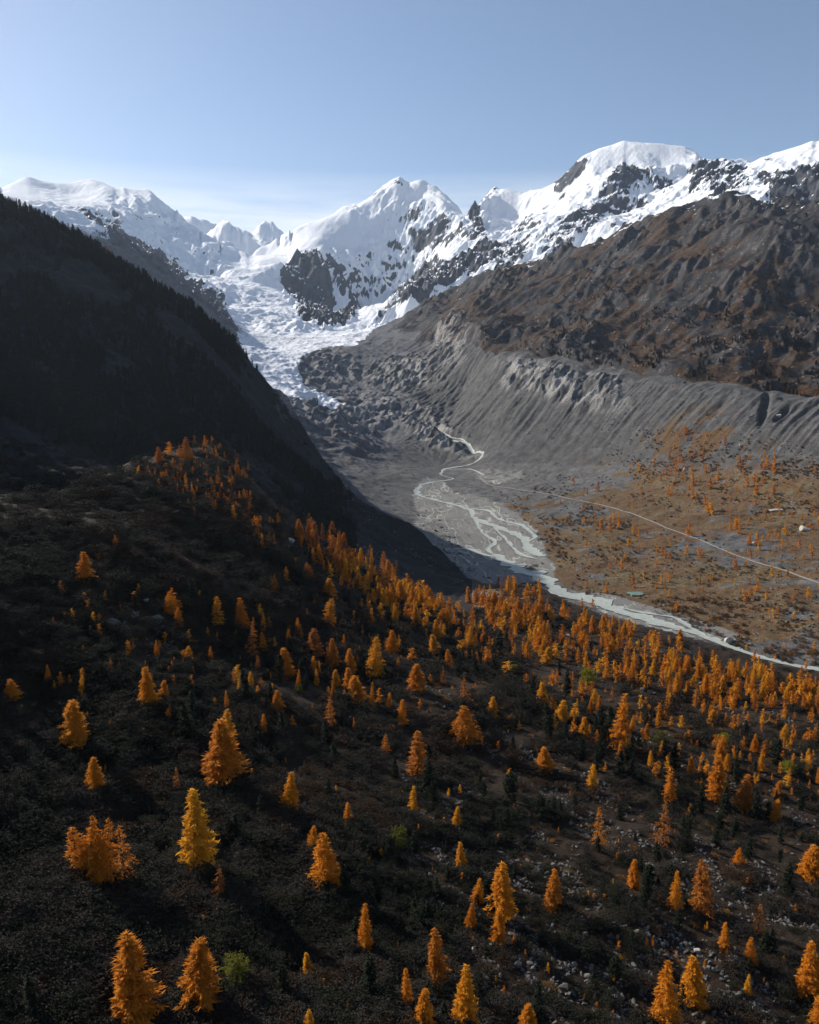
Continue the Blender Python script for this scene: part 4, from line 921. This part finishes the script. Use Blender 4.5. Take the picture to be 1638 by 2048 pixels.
def hue_word(h): return 'golden yellow' if h < .22 else 'yellow orange' if h < .38 else 'orange' if h < .56 else 'deep orange' if h < .72 else 'rust brown'
def size_word(h): return 'large' if h > 75 else 'medium' if h > 45 else 'small' if h > 30 else 'little'
FORM_WORD = {'cone': 'conical', 'slim': 'slender', 'wide': 'broad', 'thin': 'sparse'}
TAIL = ['with trunk hidden by low boughs', 'leaning slightly among heath', 'standing amid low shrubs', 'over dark heath', 'between dark shrubs']
for i, t in enumerate(trees[:300]):
    head = f"{size_word(t['h'])} {hue_word(t['hue'])} {FORM_WORD[t['form']]} larch"
    lab = rel_label(t['px'], t['base'] - t['h'] / 2, head)
    if lab is None:
        lab = rel_label(t['px'], t['base'] - t['h'] / 2, head.replace(' larch', ' larch tree'))
    if lab is None:
        lab = rel_label(t['px'], t['base'] - t['h'] / 2, head.replace(' larch', ' autumn larch'))
    if lab is None: lab = f"{head} crowded among its like in the belt above the river"
    kd = random.choice(LK[t['form']])
    p = t['pos']
    e = place_tree('larch_tree', kd, (p[0], p[1], p[2] - .15), t['H'], t['W'], t['hue'], lab, 'larch tree', 'autumn larches scattered over the hillside')
# the remaining hundreds of small larches: one mass
def lite(seed, mat_dummy=None):
    v, f, tops, st = spray_crown(seed, 10, 4.6, 34, 6, 1.5); return v, f
LITE = [lite(90 + i) for i in range(6)]
V, Fc, Hu = [], [], []; n0 = 0
rest = trees[300:]
for t in rest:
    v, f = random.choice(LITE); a = random.uniform(0, 6.28); c, s_ = math.cos(a), math.sin(a); sx = t['W'] / 4.2; sz = t['H'] / 10
    w = np.stack([(v[:, 0] * c - v[:, 1] * s_) * sx, (v[:, 0] * s_ + v[:, 1] * c) * sx, v[:, 2] * sz], 1) + t['pos']
    V.append(w); Fc.append(f + n0); n0 += len(v); Hu.append(np.full(len(v), t['hue']))
if V:
    me_ = new_mesh('young_larches', np.concatenate(V), np.concatenate(Fc), M_larch_s)
    a_ = me_.attributes.new('hue', 'FLOAT', 'POINT'); a_.data.foreach_set('value', np.concatenate(Hu).astype(np.float32))
    tag(link('young_larches', me_), 'countless small orange larches dotted over the valley floor and the hillside', kind='stuff')

# dark stone pines between the larches and along the ridge crest
PT = [(880,1330,30),(375,1480,70),(385,1440,60),(490,1400,62),(540,1410,45),(375,1235,45),(273,1215,26),(385,1210,50),(238,1215,24),(855,1590,75),(1575,1790,62),(1165,1520,44),(1130,1480,38),(1190,1540,40),(1205,1515,36),(735,1990,80),(565,2000,70),(850,1870,70),(890,2040,40),
      (1075,2045,80),(1290,1800,60),(1300,1770,45),(1355,1860,46),(620,1130,36),(612,1110,30),(1500,1600,40),(1535,1640,36),(1430,1690,40),(1440,1660,34),(1080,1640,50),(1010,1660,44),(1240,1640,38),(960,1580,36),(690,1800,60),(520,1640,50),(470,1680,55),(60,2040,95),(1230,1960,50),(1600,1620,30),(1385,1640,34),(1150,1620,34),(1195,1700,30)]
g = np.random.default_rng(81)
for (x, y, h) in scatter(140, (300,1280,1640,2030), [(1200,1500,330,120,20,.8),(1450,1600,220,130,20,.8),(1000,1600,150,80,0,.5),(600,1450,260,160,20,.4),(1100,1850,450,160,10,.35),(450,1750,250,200,0,.25)], 20, 58, 82, 1.7): PT.append((x, y, h))
for (x, y, h) in scatter(40, (850,1230,1640,1420), [(1250,1340,420,50,15,.8)], 10, 24, 83, 1.5): PT.append((x, y, h))
pp = hits([a[0] for a in PT], [a[1] for a in PT]); dd = depth(pp)
for (x, y, h), p, d in zip(PT, pp, dd):
    H = h * d / F * 1.08; lab = rel_label(x, y - h / 2, f"{size_word(h)} dark green stone pine") or rel_label(x, y, f"{size_word(h)} blackish pine") or 'little dark pine hidden among the larches of the right slope'
    place_tree('pine_tree', PK[int(g.integers(3))], (p[0], p[1], p[2] - .1), H, H * g.uniform(.34, .5), 0.5, lab, 'pine tree', 'dark stone pines on the hillside')
# ridge crest
xs = [ (0,405),(60,432),(120,462),(200,503),(300,566),(400,628),(450,662),(490,697),(520,745)]
cx_ = np.array([a[0] for a in xs]); th_c = np.array([float(ray(*a)[0]) for a in xs]); lc = np.log([1290,1275,1260,1240,1210,1170,1150,1130,1115])
k = 0
for i in range(75):
    th = g.uniform(th_c[0], th_c[-1]); lr = np.interp(th, th_c, lc) - abs(g.normal(0, .012)); r = math.exp(lr); x, y = r * math.sin(th), r * math.cos(th); z = float(ground_z(x, y))
    px, py = project(x, y, z); H = g.uniform(6, 15) * (0.6 if px < 150 else 1)
    gold = (170 < px < 260 and g.uniform() < .45) or g.uniform() < .05
    if gold:
        place_tree('larch_tree', LK['cone'][i % 4], (x, y, z - .2), H, H * .45, .75, rel_label(px, py, 'little rust crest larch') or 'little rust larch among dark pines on the black ridge crest', 'larch tree', 'rust larches on the ridge crest')
    else:
        seg = 'upper' if px < 170 else 'middle' if px < 340 else 'lower'
        place_tree('pine_tree', PK[int(g.integers(3))], (x, y, z - .2), H, H * g.uniform(.3, .45), .5, f'small black pine in the row along the {seg} crest of the dark ridge', 'pine tree', 'black pines along the ridge crest')

# ------------------------------------------------------------------ one mass drawn from real things by geometry nodes
def instancer(name, pts, rots, scl, srcs, label, mat=None, idx=None):
    me = bpy.data.meshes.new(name); me.vertices.add(len(pts)); me.vertices.foreach_set('co', np.asarray(pts, np.float32).reshape(-1))
    a = me.attributes.new('rot', 'FLOAT_VECTOR', 'POINT'); a.data.foreach_set('vector', np.asarray(rots, np.float32).reshape(-1))
    a = me.attributes.new('scl', 'FLOAT_VECTOR', 'POINT'); a.data.foreach_set('vector', np.asarray(scl, np.float32).reshape(-1))
    a = me.attributes.new('pick', 'INT', 'POINT'); a.data.foreach_set('value', np.asarray(idx if idx is not None else np.random.default_rng(5).integers(0, len(srcs), len(pts)), np.int32))
    o = link(name, me); tag(o, label, kind='stuff')
    ng = bpy.data.node_groups.new(name, 'GeometryNodeTree')
    ng.interface.new_socket('Geometry', in_out='INPUT', socket_type='NodeSocketGeometry'); ng.interface.new_socket('Geometry', in_out='OUTPUT', socket_type='NodeSocketGeometry')
    N_ = ng.nodes; gi = N_.new('NodeGroupInput'); go = N_.new('NodeGroupOutput'); ip = N_.new('GeometryNodeInstanceOnPoints'); jg = N_.new('GeometryNodeGeometryToInstance')
    for s in srcs:
        oi = N_.new('GeometryNodeObjectInfo'); oi.inputs['Object'].default_value = s; oi.inputs['As Instance'].default_value = False; oi.transform_space = 'ORIGINAL'
        ng.links.new(oi.outputs['Geometry'], jg.inputs[0])
    def na(nm, ty):
        n = N_.new('GeometryNodeInputNamedAttribute'); n.data_type = ty; n.inputs[0].default_value = nm; return n.outputs[0]
    ng.links.new(gi.outputs[0], ip.inputs['Points']); ng.links.new(jg.outputs[0], ip.inputs['Instance']); ip.inputs['Pick Instance'].default_value = True
    ng.links.new(na('pick', 'INT'), ip.inputs['Instance Index']); ng.links.new(na('rot', 'FLOAT_VECTOR'), ip.inputs['Rotation']); ng.links.new(na('scl', 'FLOAT_VECTOR'), ip.inputs['Scale'])
    ng.links.new(ip.outputs[0], go.inputs[0])
    md = o.modifiers.new('spread', 'NODES'); md.node_group = ng
    return o

# ------------------------------------------------------------------ boulders
def stone_mat(name, c1, c2, c3=None):
    m, t, b = node_mat(name); q = NB(t)
    tc = q.n("ShaderNodeTexCoord"); p = q.coord()
    n = q.noise(p, .9, 5, .65); base = q.mix(q.ramp(n, [(.35, 0.), (.65, 1.)]), c1, c2)
    if c3: base = q.mix(q.ramp(q.noise(p, .15, 2, .5), [(.5, 0.), (.62, 1.)]), base, c3)
    q.link(base, b.inputs["Base Color"]); q.bump(q.noise(p, 2.5, 6, .7), .6, .2, b); return m
M_stone = stone_mat("grey_granite", (.065, .062, .06), (.15, .143, .135), (.105, .09, .078))
M_pstone = stone_mat("pale_granite", (.33, .31, .28), (.46, .43, .38))
def rock_mesh(name, seed, sub, mat, flat=1.0):
    import bmesh
    g = np.random.default_rng(seed); bm = bmesh.new(); bmesh.ops.create_icosphere(bm, subdivisions=sub, radius=1.0)
    cuts = [(Vector(g.normal(size=3)).normalized(), g.uniform(.35, .75)) for _ in range(14)]
    for v in bm.verts:
        for n, d in cuts:
            e = v.co.dot(n) - d
            if e > 0: v.co -= n * e * .92
        v.co *= 1 + g.normal(0, .03)
    for v in bm.verts: v.co.z *= flat; v.co.x *= 1.25
    me = bpy.data.meshes.new(name); bm.to_mesh(me); bm.free(); me.materials.append(mat); return me
RK = [rock_mesh('boulder', 200 + i, 2, M_stone, g.uniform(.6, .95)) for i in range(7)]
BIG = [(1460,1286,26,18,'p','big pale two toned boulder standing in the river at the right'),(1612,1060,44,12,'p','long flat pale slab lying among yellow shrubs at the right edge of the floor'),(1548,1022,36,9,'p','tilted pale rock slab on the valley floor, upper of two'),
       (1513,1087,20,5,'p','small flat pale stone plate below the tilted slab'),(1370,941,14,10,'p','pale boulder at the foot of the moraine fan'),(1340,1013,13,9,'g','grey boulder just above the gravel track'),(1340,1116,9,9,'g','dark little boulder alone in the turf right of the pond'),(1105,1247,18,8,'g','grey boulder on the near river bank among larches'),
       (1132,1272,16,7,'p','flat light boulder between larches near the river'),(225,1245,32,14,'g','dark rounded boulder at the left of the stony patch'),(312,1237,30,14,'g','large dark boulder at the upper right of the stony patch'),(290,1202,16,9,'p','pale boulder topping the stony patch'),(105,1166,18,12,'p','whitish boulder below the lone larch on the dark slope'),
       (582,1083,20,14,'p','pale boulder among pines on the spur'),(735,1333,13,10,'p','whitish stone at the foot of the sunlit yellow larch'),(1600,1405,22,5,'p','flat pale slab in the larch belt at the right'),(1468,1925,44,26,'g','massive grey boulder in the lower right stone field'),(1130,1976,30,24,'g','upright grey boulder near the bottom centre right'),
       (1127,1780,22,10,'g','flat grey boulder right of the deep orange larch'),(1095,1500,18,9,'p','pale stone on the slope above the middle stone band'),(1225,2040,32,14,'p','smooth light boulder at the bottom edge'),(1560,1800,26,14,'g','grey boulder below the dark pine at the right edge'),(948,1905,20,16,'p','pale block beside the bottom centre larches'),(978,1898,18,18,'p','pale leaning block right of its twin near the bottom centre'),
       (1148,1900,26,20,'p','large pale block in the middle of the lower stone field'),(1232,2000,36,22,'g','grey boulder touching the bottom edge right of centre'),(1392,1903,16,14,'p','bright little block above the massive grey boulder'),(1415,830,8,6,'g','small dark boulder sitting on the moraine crest'),(1368,766,9,8,'g','dark boulder breaking the moraine crest line'),(1555,833,13,8,'p','light boulder on the moraine beside the dark gully'),(1482,892,9,5,'p','light stone in the middle of the moraine scree')]
bp = hits([b[0] for b in BIG], [b[1] for b in BIG]); bd = depth(bp)
RKp = [rock_mesh('boulder', 300 + i, 3, M_pstone, .8) for i in range(3)]; RKg = [rock_mesh('boulder', 320 + i, 3, M_stone, .8) for i in range(3)]
for i, ((x, y, w, h, c, lab), p, d) in enumerate(zip(BIG, bp, bd)):
    o = link('boulder', (RKp if c == 'p' else RKg)[i % 3]); sw = w * d / F / 2.2; sh = h * d / F / 1.6 * 1.1
    o.location = (p[0], p[1], p[2] + sh * .25); o.rotation_euler = (g.normal(0, .1), g.normal(0, .1), g.uniform(-.4, .4)); o.scale = (sw, sw * .8, sh)
    tag(o, lab, 'boulder', 'large boulders')
RUB = [(285,1265,75,55,30,1),(500,1040,50,16,30,.7),(560,1075,50,14,35,.6),(720,1210,90,14,38,.6),(640,1120,60,14,40,.5),(870,1620,50,100,-30,.9),(920,1560,60,50,30,.7),(1030,1480,260,22,30,.9),(1010,1530,160,16,35,.7),(1180,1640,320,30,33,1),(1330,1700,240,30,33,.9),(1150,1750,260,30,38,.8),
       (900,1830,90,170,0,.6),(1050,1900,330,60,20,.7),(1250,1850,330,50,28,.8),(1300,1990,380,60,12,.8),(980,1990,180,60,10,.7),(1500,1770,180,50,30,.9),(1450,1570,260,18,28,.8),(1500,1420,200,18,18,.8),(1560,1640,120,30,30,.7),(700,1990,70,60,30,.8),(190,1995,30,30,0,.7),(330,2040,50,30,0,.7),(840,1760,40,60,0,.5),
       (1080,1960,300,120,0,.35),(960,1260,140,20,30,.5),(1150,1330,200,18,22,.5),(690,1620,60,20,40,.25),(1010,1715,60,14,35,.8)]
def rub_density(px, py):
    d = inside(px, py, RUB)
    return d * sst(-.2, .48, fbm(px * .8 + py * .2, py * 1.4 - px * .75, 38, 4, .65, 91))
# the ones that show largest
cand = []; g = np.random.default_rng(92)
while len(cand) < 262:
    px = g.uniform(60, 1638, 3000); py = g.uniform(1180, 2048, 3000); ok = g.uniform(0, 1, 3000) < rub_density(px, py) * sst(1100, 1900, py)
    cand += list(zip(px[ok], py[ok]))
cand = cand[:262]; cp = hits([a[0] for a in cand], [a[1] for a in cand]); cd = depth(cp)
STW = ['angular', 'rounded', 'flat', 'blocky', 'tilted']
for (x, y), p, d in zip(cand, cp, cd):
    s = (.35 + 1.1 * g.uniform() ** 2.6) * .68
    w_ = s * 2.2 * F / d; sw = 'sizable' if w_ > 16 else 'middling' if w_ > 10 else 'small'
    o = link('boulder', RK[int(g.integers(7))]); o.location = (p[0], p[1], p[2] + s * .3); o.rotation_euler = (g.normal(0, .5), g.normal(0, .5), g.uniform(0, 6.28)); o.scale = (s, s * g.uniform(.7, 1), s * g.uniform(.6, 1))
    lab = rel_label(x, y, f"{sw} {STW[int(g.integers(5))]} grey stone") or rel_label(x, y, f"{sw} light grey stone") or rel_label(x, y, f"{sw} bare grey rock") or 'small grey stone lost in the stone bands of the lower slope'
    tag(o, lab, 'boulder', 'stones of the hillside debris bands')
rock_src = [o for o in scene.objects if o.name.startswith('boulder') and o.data in RK]
seen_ = {}; 
for o in rock_src: seen_.setdefault(o.data.name, o)
rock_src = list(seen_.values())
# all the smaller stones
P1 = []
while sum(len(a) for a in P1) < 11000:
    px = g.uniform(40, 1680, 9000); py = g.uniform(980, 2080, 9000); ok = g.uniform(0, 1, 9000) < np.maximum(rub_density(px, py), .015 + .03 * sst(900, 1400, px))
    P1.append(np.stack([px[ok], py[ok]], 1))
P1 = np.concatenate(P1)[:11000]; rp = hits(P1[:, 0], P1[:, 1]); n1 = len(rp)
rsz = .12 + .48 * g.uniform(0, 1, n1) ** 3.2; near_ok = field(FD['riv'], rp[:, 0], rp[:, 1]) > 1
rsz *= near_ok
rsz = rsz * np.clip(depth(rp) / 160, 1, 2.2)
# stones of the valley floor, scree foot and forefield
P2 = np.stack([g.uniform(640, 1680, 9000), g.uniform(830, 1320, 9000)], 1); rp2 = hits(P2[:, 0], P2[:, 1])
ok = (field(FD['riv'], rp2[:, 0], rp2[:, 1]) > 1.5) & (field(FD['pth'], rp2[:, 0], rp2[:, 1]) > 2) & (field(FD['near'], rp2[:, 0], rp2[:, 1]) < .3) & (field(silt, rp2[:, 0], rp2[:, 1]) < .3) & (fbm(rp2[:, 0], rp2[:, 1], 90, 3, .6, 93) > -.15)
rp2 = rp2[ok]; r2 = .5 + 2.0 * g.uniform(0, 1, len(rp2)) ** 3.5
allp = np.concatenate([rp, rp2]); alls = np.concatenate([rsz, r2]); n1 = len(allp)
allp[:, 2] += alls * .25
P3 = np.stack([g.uniform(820, 1000, 500), g.uniform(1020, 1215, 500)], 1)
P3 = P3[np.abs(P3[:, 1] - (1010 + (P3[:, 0] - 830) * 1.15)) < 26]; rp3 = hits(P3[:, 0], P3[:, 1]); rp3[:, 2] += .5
allp = np.concatenate([allp, rp3]); alls = np.concatenate([alls, 1 + 3 * g.uniform(0, 1, len(rp3)) ** 2.5]); n1 = len(allp)
instancer('rubble', allp, np.stack([g.normal(0, .5, n1), g.normal(0, .5, n1), g.uniform(0, 6.28, n1)], 1), np.stack([alls, alls * g.uniform(.7, 1, n1), alls * g.uniform(.5, .9, n1)], 1), rock_src, 'loose grey stones strewn in bands over hillside and valley floor')

# ------------------------------------------------------------------ willow bushes one can tell apart
WB = [(795,1695,52,44,.6,'round olive willow bush alone in the black heath of the lower slope'),(466,1975,72,72,.45,'yellow olive willow bush right of the lower left larches'),(1175,1368,38,34,.0,'bright yellow green willow bush in the larch belt'),(600,1385,22,20,.6,'small olive bush beside the mid slope larches'),
      (1028,1345,24,18,.05,'small yellow bush at the upper edge of the larch belt'),(1450,1482,26,18,.05,'yellow bush on the right slope below the larch belt'),(1322,1495,40,34,.7,'dull olive bush below the tall narrow larch spire'),(1575,1545,34,26,.1,'yellow bush near the right edge of the slope'),(640,1395,16,14,.7,'tiny grey green bush in the clump on mid slope')]
wp = hits([b[0] for b in WB], [b[1] for b in WB]); wd = depth(wp)
for i, ((x, y, w, h, hu, lab), p, d) in enumerate(zip(WB, wp, wd)):
    place_tree('willow_bush', BK[i % 2], (p[0], p[1], p[2] - .2), h * d / F * 1.0, w * d / F, hu, lab, 'bush', 'willow bushes')

# heath and alder scrub: nobody could count it
def scrub_mat(name, c):
    m, t, b = node_mat(name); q = NB(t); p = q.coord()
    n = q.noise(p, .11, 4, .65); n2 = q.noise(p, 1.5, 3, .7)
    n = q.math('ADD', n, q.math('MULTIPLY', q.math('SUBTRACT', q.noise(p, .022, 3, .5), .5), .7))
    base = q.ramp(n, [(.36, c[0]), (.46, c[1]), (.54, c[2]), (.62, c[3])])
    base = q.mix(q.ramp(n2, [(.5, 0.), (.75, .45)]), base, (.055, .049, .042))
    q.link(base, b.inputs["Base Color"]); return m
M_scrub = scrub_mat("alder_scrub_twigs", [(.007, .007, .004), (.016, .017, .008), (.030, .026, .021), (.034, .018, .008)])
M_scrub2 = scrub_mat("valley_scrub_twigs", [(.075, .040, .018), (.11, .055, .022), (.065, .046, .030), (.15, .075, .026)])
SB = []
for i in range(3):
    v, f, _, _ = spray_crown(500 + i, 1.0, 2.1, 120, 13, .13, kind='round', droop=0, low=0.0)
    SB.append((v, f))
src = []
for i, (x, y) in enumerate([(640,1450),(560,1700),(1150,1560)]):
    p = hits([x], [y])[0]; o = link('alder_bush', new_mesh('alder_bush', *SB[i], M_scrub)); o.location = p; s = 2.2; o.scale = (s, s, s)
    tag(o, ['dark alder bush below the rust larch on mid slope', 'dark alder bush in the black heath of the lower left', 'dark alder bush between stones left of the right slope'][i], 'bush', 'alder bushes'); src.append(o)
src2 = []
for i, (x, y) in enumerate([(1062,1140),(1395,1225)]):
    p = hits([x], [y])[0]; o = link('willow_scrub_bush', new_mesh('willow_scrub_bush', *SB[i], M_scrub2)); o.location = p; o.scale = (6, 6, 4)
    tag(o, ['brown bare willow thicket on the island at the river bend', 'brown bare willow thicket right of the pond by the gravel branch'][i], 'bush', 'brown willow thickets'); src2.append(o)
px = g.uniform(-260, 2000, 38000); py = g.uniform(880, 2260, 38000)
dens = np.clip(.95 - .55 * sst(850, 1350, px + (py - 1500) * .15) - rub_density(px, py) * 1.1, .10, 1) * sst(-.45, .2, fbm(px, py * 1.6, 130, 4, .6, 95) + .5 * sst(900, 500, px) + .35 * (px < 520) * (py < 1200))
ok = g.uniform(0, 1, 38000) < dens; px, py = px[ok], py[ok]
sp = hits(px, py); ok = (field(FD['near'], sp[:, 0], sp[:, 1]) > .8) | ((field(FD['ridge'], sp[:, 0], sp[:, 1]) > .2) & (sp[:, 0] < -60)); sp = sp[ok]; n1 = len(sp)
sc_ = (.8 + 2.6 * g.uniform(0, 1, n1) ** 2.2) * np.clip(depth(sp) / 200, .75, 1.6)
sp[:, 2] -= sc_ * .12
instancer('heath_scrub', sp, np.stack([np.zeros(n1), np.zeros(n1), g.uniform(0, 6.28, n1)], 1), np.stack([sc_ * g.uniform(.9, 1.4, n1), sc_, sc_ * g.uniform(.6, 1.05, n1)], 1), src, 'dark grey brown alder and heath scrub covering the hillside')
# autumn heath in the light: low orange and straw tufts
M_heath = scrub_mat("autumn_heath_tufts", [(.05, .030, .010), (.14, .075, .018), (.19, .085, .012), (.12, .060, .020)])
hv, hf, _, _ = spray_crown(520, .6, 1.6, 46, 7, .20, kind='round', droop=0, low=0.0)
src3 = []
for (x, y, la) in [(1330,1480,'orange heath cushion between pines on the right slope'), (1010,1440,'straw orange heath cushion on the bare strip of mid slope')]:
    p = hits([x], [y])[0]; o = link('heath_cushion', new_mesh('heath_cushion', hv, hf, M_heath)); o.location = p; o.scale = (1.6, 1.6, 1.3); tag(o, la, 'plant', 'heath cushions'); src3.append(o)
px = g.uniform(200, 2000, 20000); py = g.uniform(1180, 2200, 20000)
dens = inside(px, py, [(1250,1440,480,130,14,.9),(1350,1560,330,70,25,.6),(1800,1550,260,150,14,.8),(1100,1270,200,40,20,.7),(700,1330,200,60,20,.35),(350,1300,90,50,20,.5),(640,1190,80,30,30,.5),(1000,1700,600,300,0,.10)]) * sst(-.05, .45, fbm(px + py * .6, py * 2.0 - px, 60, 4, .6, 99))
ok = g.uniform(0, 1, 20000) < dens; sp = hits(px[ok], py[ok]); ok = field(FD['near'], sp[:, 0], sp[:, 1]) > .6; sp = sp[ok]; n1 = len(sp); sc_ = g.uniform(.6, 1.8, n1) * np.clip(depth(sp) / 250, .7, 1.8)
instancer('autumn_heath', sp, np.stack([np.zeros(n1), np.zeros(n1), g.uniform(0, 6.28, n1)], 1), np.stack([sc_ * 1.3, sc_, sc_ * .6], 1), src3, 'low orange and straw coloured heath on the sunlit slope')
px = g.uniform(840, 1690, 30000); py = g.uniform(860, 1340, 30000)
dens = inside(px, py, [(1450,960,260,60,0,.9),(1350,900,130,50,-15,.9),(1150,1030,140,40,20,1),(1130,1075,60,40,30,1),(1070,1140,50,12,5,1),(1380,1215,60,18,0,1),(1250,1200,200,10,10,.7),(1450,950,200,70,0,.7),(1330,900,110,50,-20,.8),(1500,1240,170,60,12,.4),(1300,1110,260,60,10,.3),(1600,1000,100,60,0,.6),(1200,975,150,25,5,.6),(1500,1300,180,25,10,.7)]) * sst(-.2, .4, fbm(px, py * 1.8, 60, 4, .6, 96))
ok = g.uniform(0, 1, 30000) < dens; sp = hits(px[ok], py[ok]); ok = (field(FD['near'], sp[:, 0], sp[:, 1]) < .2) & (field(FD['riv'], sp[:, 0], sp[:, 1]) > 1) & (field(FD['pth'], sp[:, 0], sp[:, 1]) > 1.5); sp = sp[ok]; n1 = len(sp)
sc_ = .7 + 2.2 * g.uniform(0, 1, n1) ** 2
instancer('valley_scrub', sp, np.stack([np.zeros(n1), np.zeros(n1), g.uniform(0, 6.28, n1)], 1), np.stack([sc_, sc_, sc_ * .95], 1), src2, 'brown leafless willow scrub spread over the valley floor')
# pine wood on the shaded ridge
pine_src = []
for o in scene.objects:
    if o.name.startswith('crown') and o.data in [k.crown for k in PK] and o.data not in [q.data for q in pine_src]: pine_src.append(o)
th = g.uniform(R(-33), R(-4), 11000); lr = np.interp(th, th_c, lc) - g.uniform(0, 1, 11000) ** 1.2 * .62
x = np.exp(lr) * np.sin(th); y = np.exp(lr) * np.cos(th)
ok = (field(FD['ridge'], x, y) > .9) & (fbm(x, y, 130, 3, .6, 97) > -.4 + (th > R(-12)) * .5); x, y = x[ok], y[ok]; z = ground_z(x, y); n1 = len(x); hs = g.uniform(.45, 1.35, n1)
instancer('pine_wood', np.stack([x, y, z - .3], 1), np.stack([np.zeros(n1), np.zeros(n1), g.uniform(0, 6.28, n1)], 1), np.stack([hs, hs, hs], 1), pine_src, 'black pine wood covering the shaded ridge slope')
# dark scrub and pines on the lower mountainside
px = g.uniform(760, 1680, 9000); py = g.uniform(560, 800, 9000)
dens = np.clip(inside(px, py, [(1500,720,220,60,6,1),(1200,690,200,40,6,.6),(1600,650,120,90,0,.6),(1350,640,260,60,8,.35)]), 0, 1) * sst(-.1, .5, fbm(px, py * 1.5, 60, 4, .6, 98))
ok = g.uniform(0, 1, 9000) < dens; sp = hits(px[ok], py[ok]); ok = field(FD['side'], sp[:, 0], sp[:, 1]) > .8; sp = sp[ok]; n1 = len(sp); hs = g.uniform(.4, 1.0, n1)
instancer('mountain_pine_scrub', sp, np.stack([np.zeros(n1), np.zeros(n1), g.uniform(0, 6.28, n1)], 1), np.stack([hs * 1.6, hs * 1.6, hs], 1), pine_src, 'dark pine scrub dotted over the lower mountainside above the moraine')
# a few rust larches along the moraine crest
LM = [(1540,782,12),(1575,786,13),(1583,788,10),(1592,789,12),(1600,790,10),(1608,791,13),(1632,793,12),(1430,760,6),(1268,690,10),(1345,775,7)]
mp = hits([a[0] for a in LM], [a[1] for a in LM]); mdp = depth(mp)
for (x, y, h), p, d in zip(LM, mp, mdp):
    H = min(14, h * d / F); place_tree('larch_tree', LK['cone'][0], (p[0], p[1], p[2] - .2), H, H * .5, .7, 'little rust larch standing on the far moraine crest line' if x > 1400 else f"tiny rust larch above the moraine{' at its middle' if x < 1300 else ''}", 'larch tree', 'rust larches on the moraine crest')
print('plants', time.time() - T0)

# ------------------------------------------------------------------ the air of the valley
def box_mesh(name, x0, x1, y0, y1, z0, z1):
    v = [(x, y, z) for z in (z0, z1) for y in (y0, y1) for x in (x0, x1)]
    f = [(0, 2, 3, 1), (4, 5, 7, 6), (0, 1, 5, 4), (2, 6, 7, 3), (0, 4, 6, 2), (1, 3, 7, 5)]
    me = bpy.data.meshes.new(name); me.from_pydata(v, [], f); return me
hz = bpy.data.objects.new('haze', box_mesh('haze', X.min() - 200, X.max() + 200, Y.min() - 400, Y.max() + 200, Z.min() - 1.5, Z.max() + 60))
scene.collection.objects.link(hz)
hm_ = bpy.data.materials.new('haze_air'); hm_.use_nodes = True
t_ = hm_.node_tree; t_.nodes.remove(t_.nodes['Principled BSDF'])
pv = t_.nodes.new('ShaderNodeVolumePrincipled'); pv.inputs['Color'].default_value = (.62, .78, 1, 1); pv.inputs['Density'].default_value = 1.9e-5; pv.inputs['Anisotropy'].default_value = .3
t_.links.new(pv.outputs[0], t_.nodes['Material Output'].inputs['Volume'])
hz.data.materials.append(hm_); hz['kind'] = 'stuff'; hz['label'] = 'thin blue haze filling the air of the valley'
print('done', time.time() - T0, Z.max())
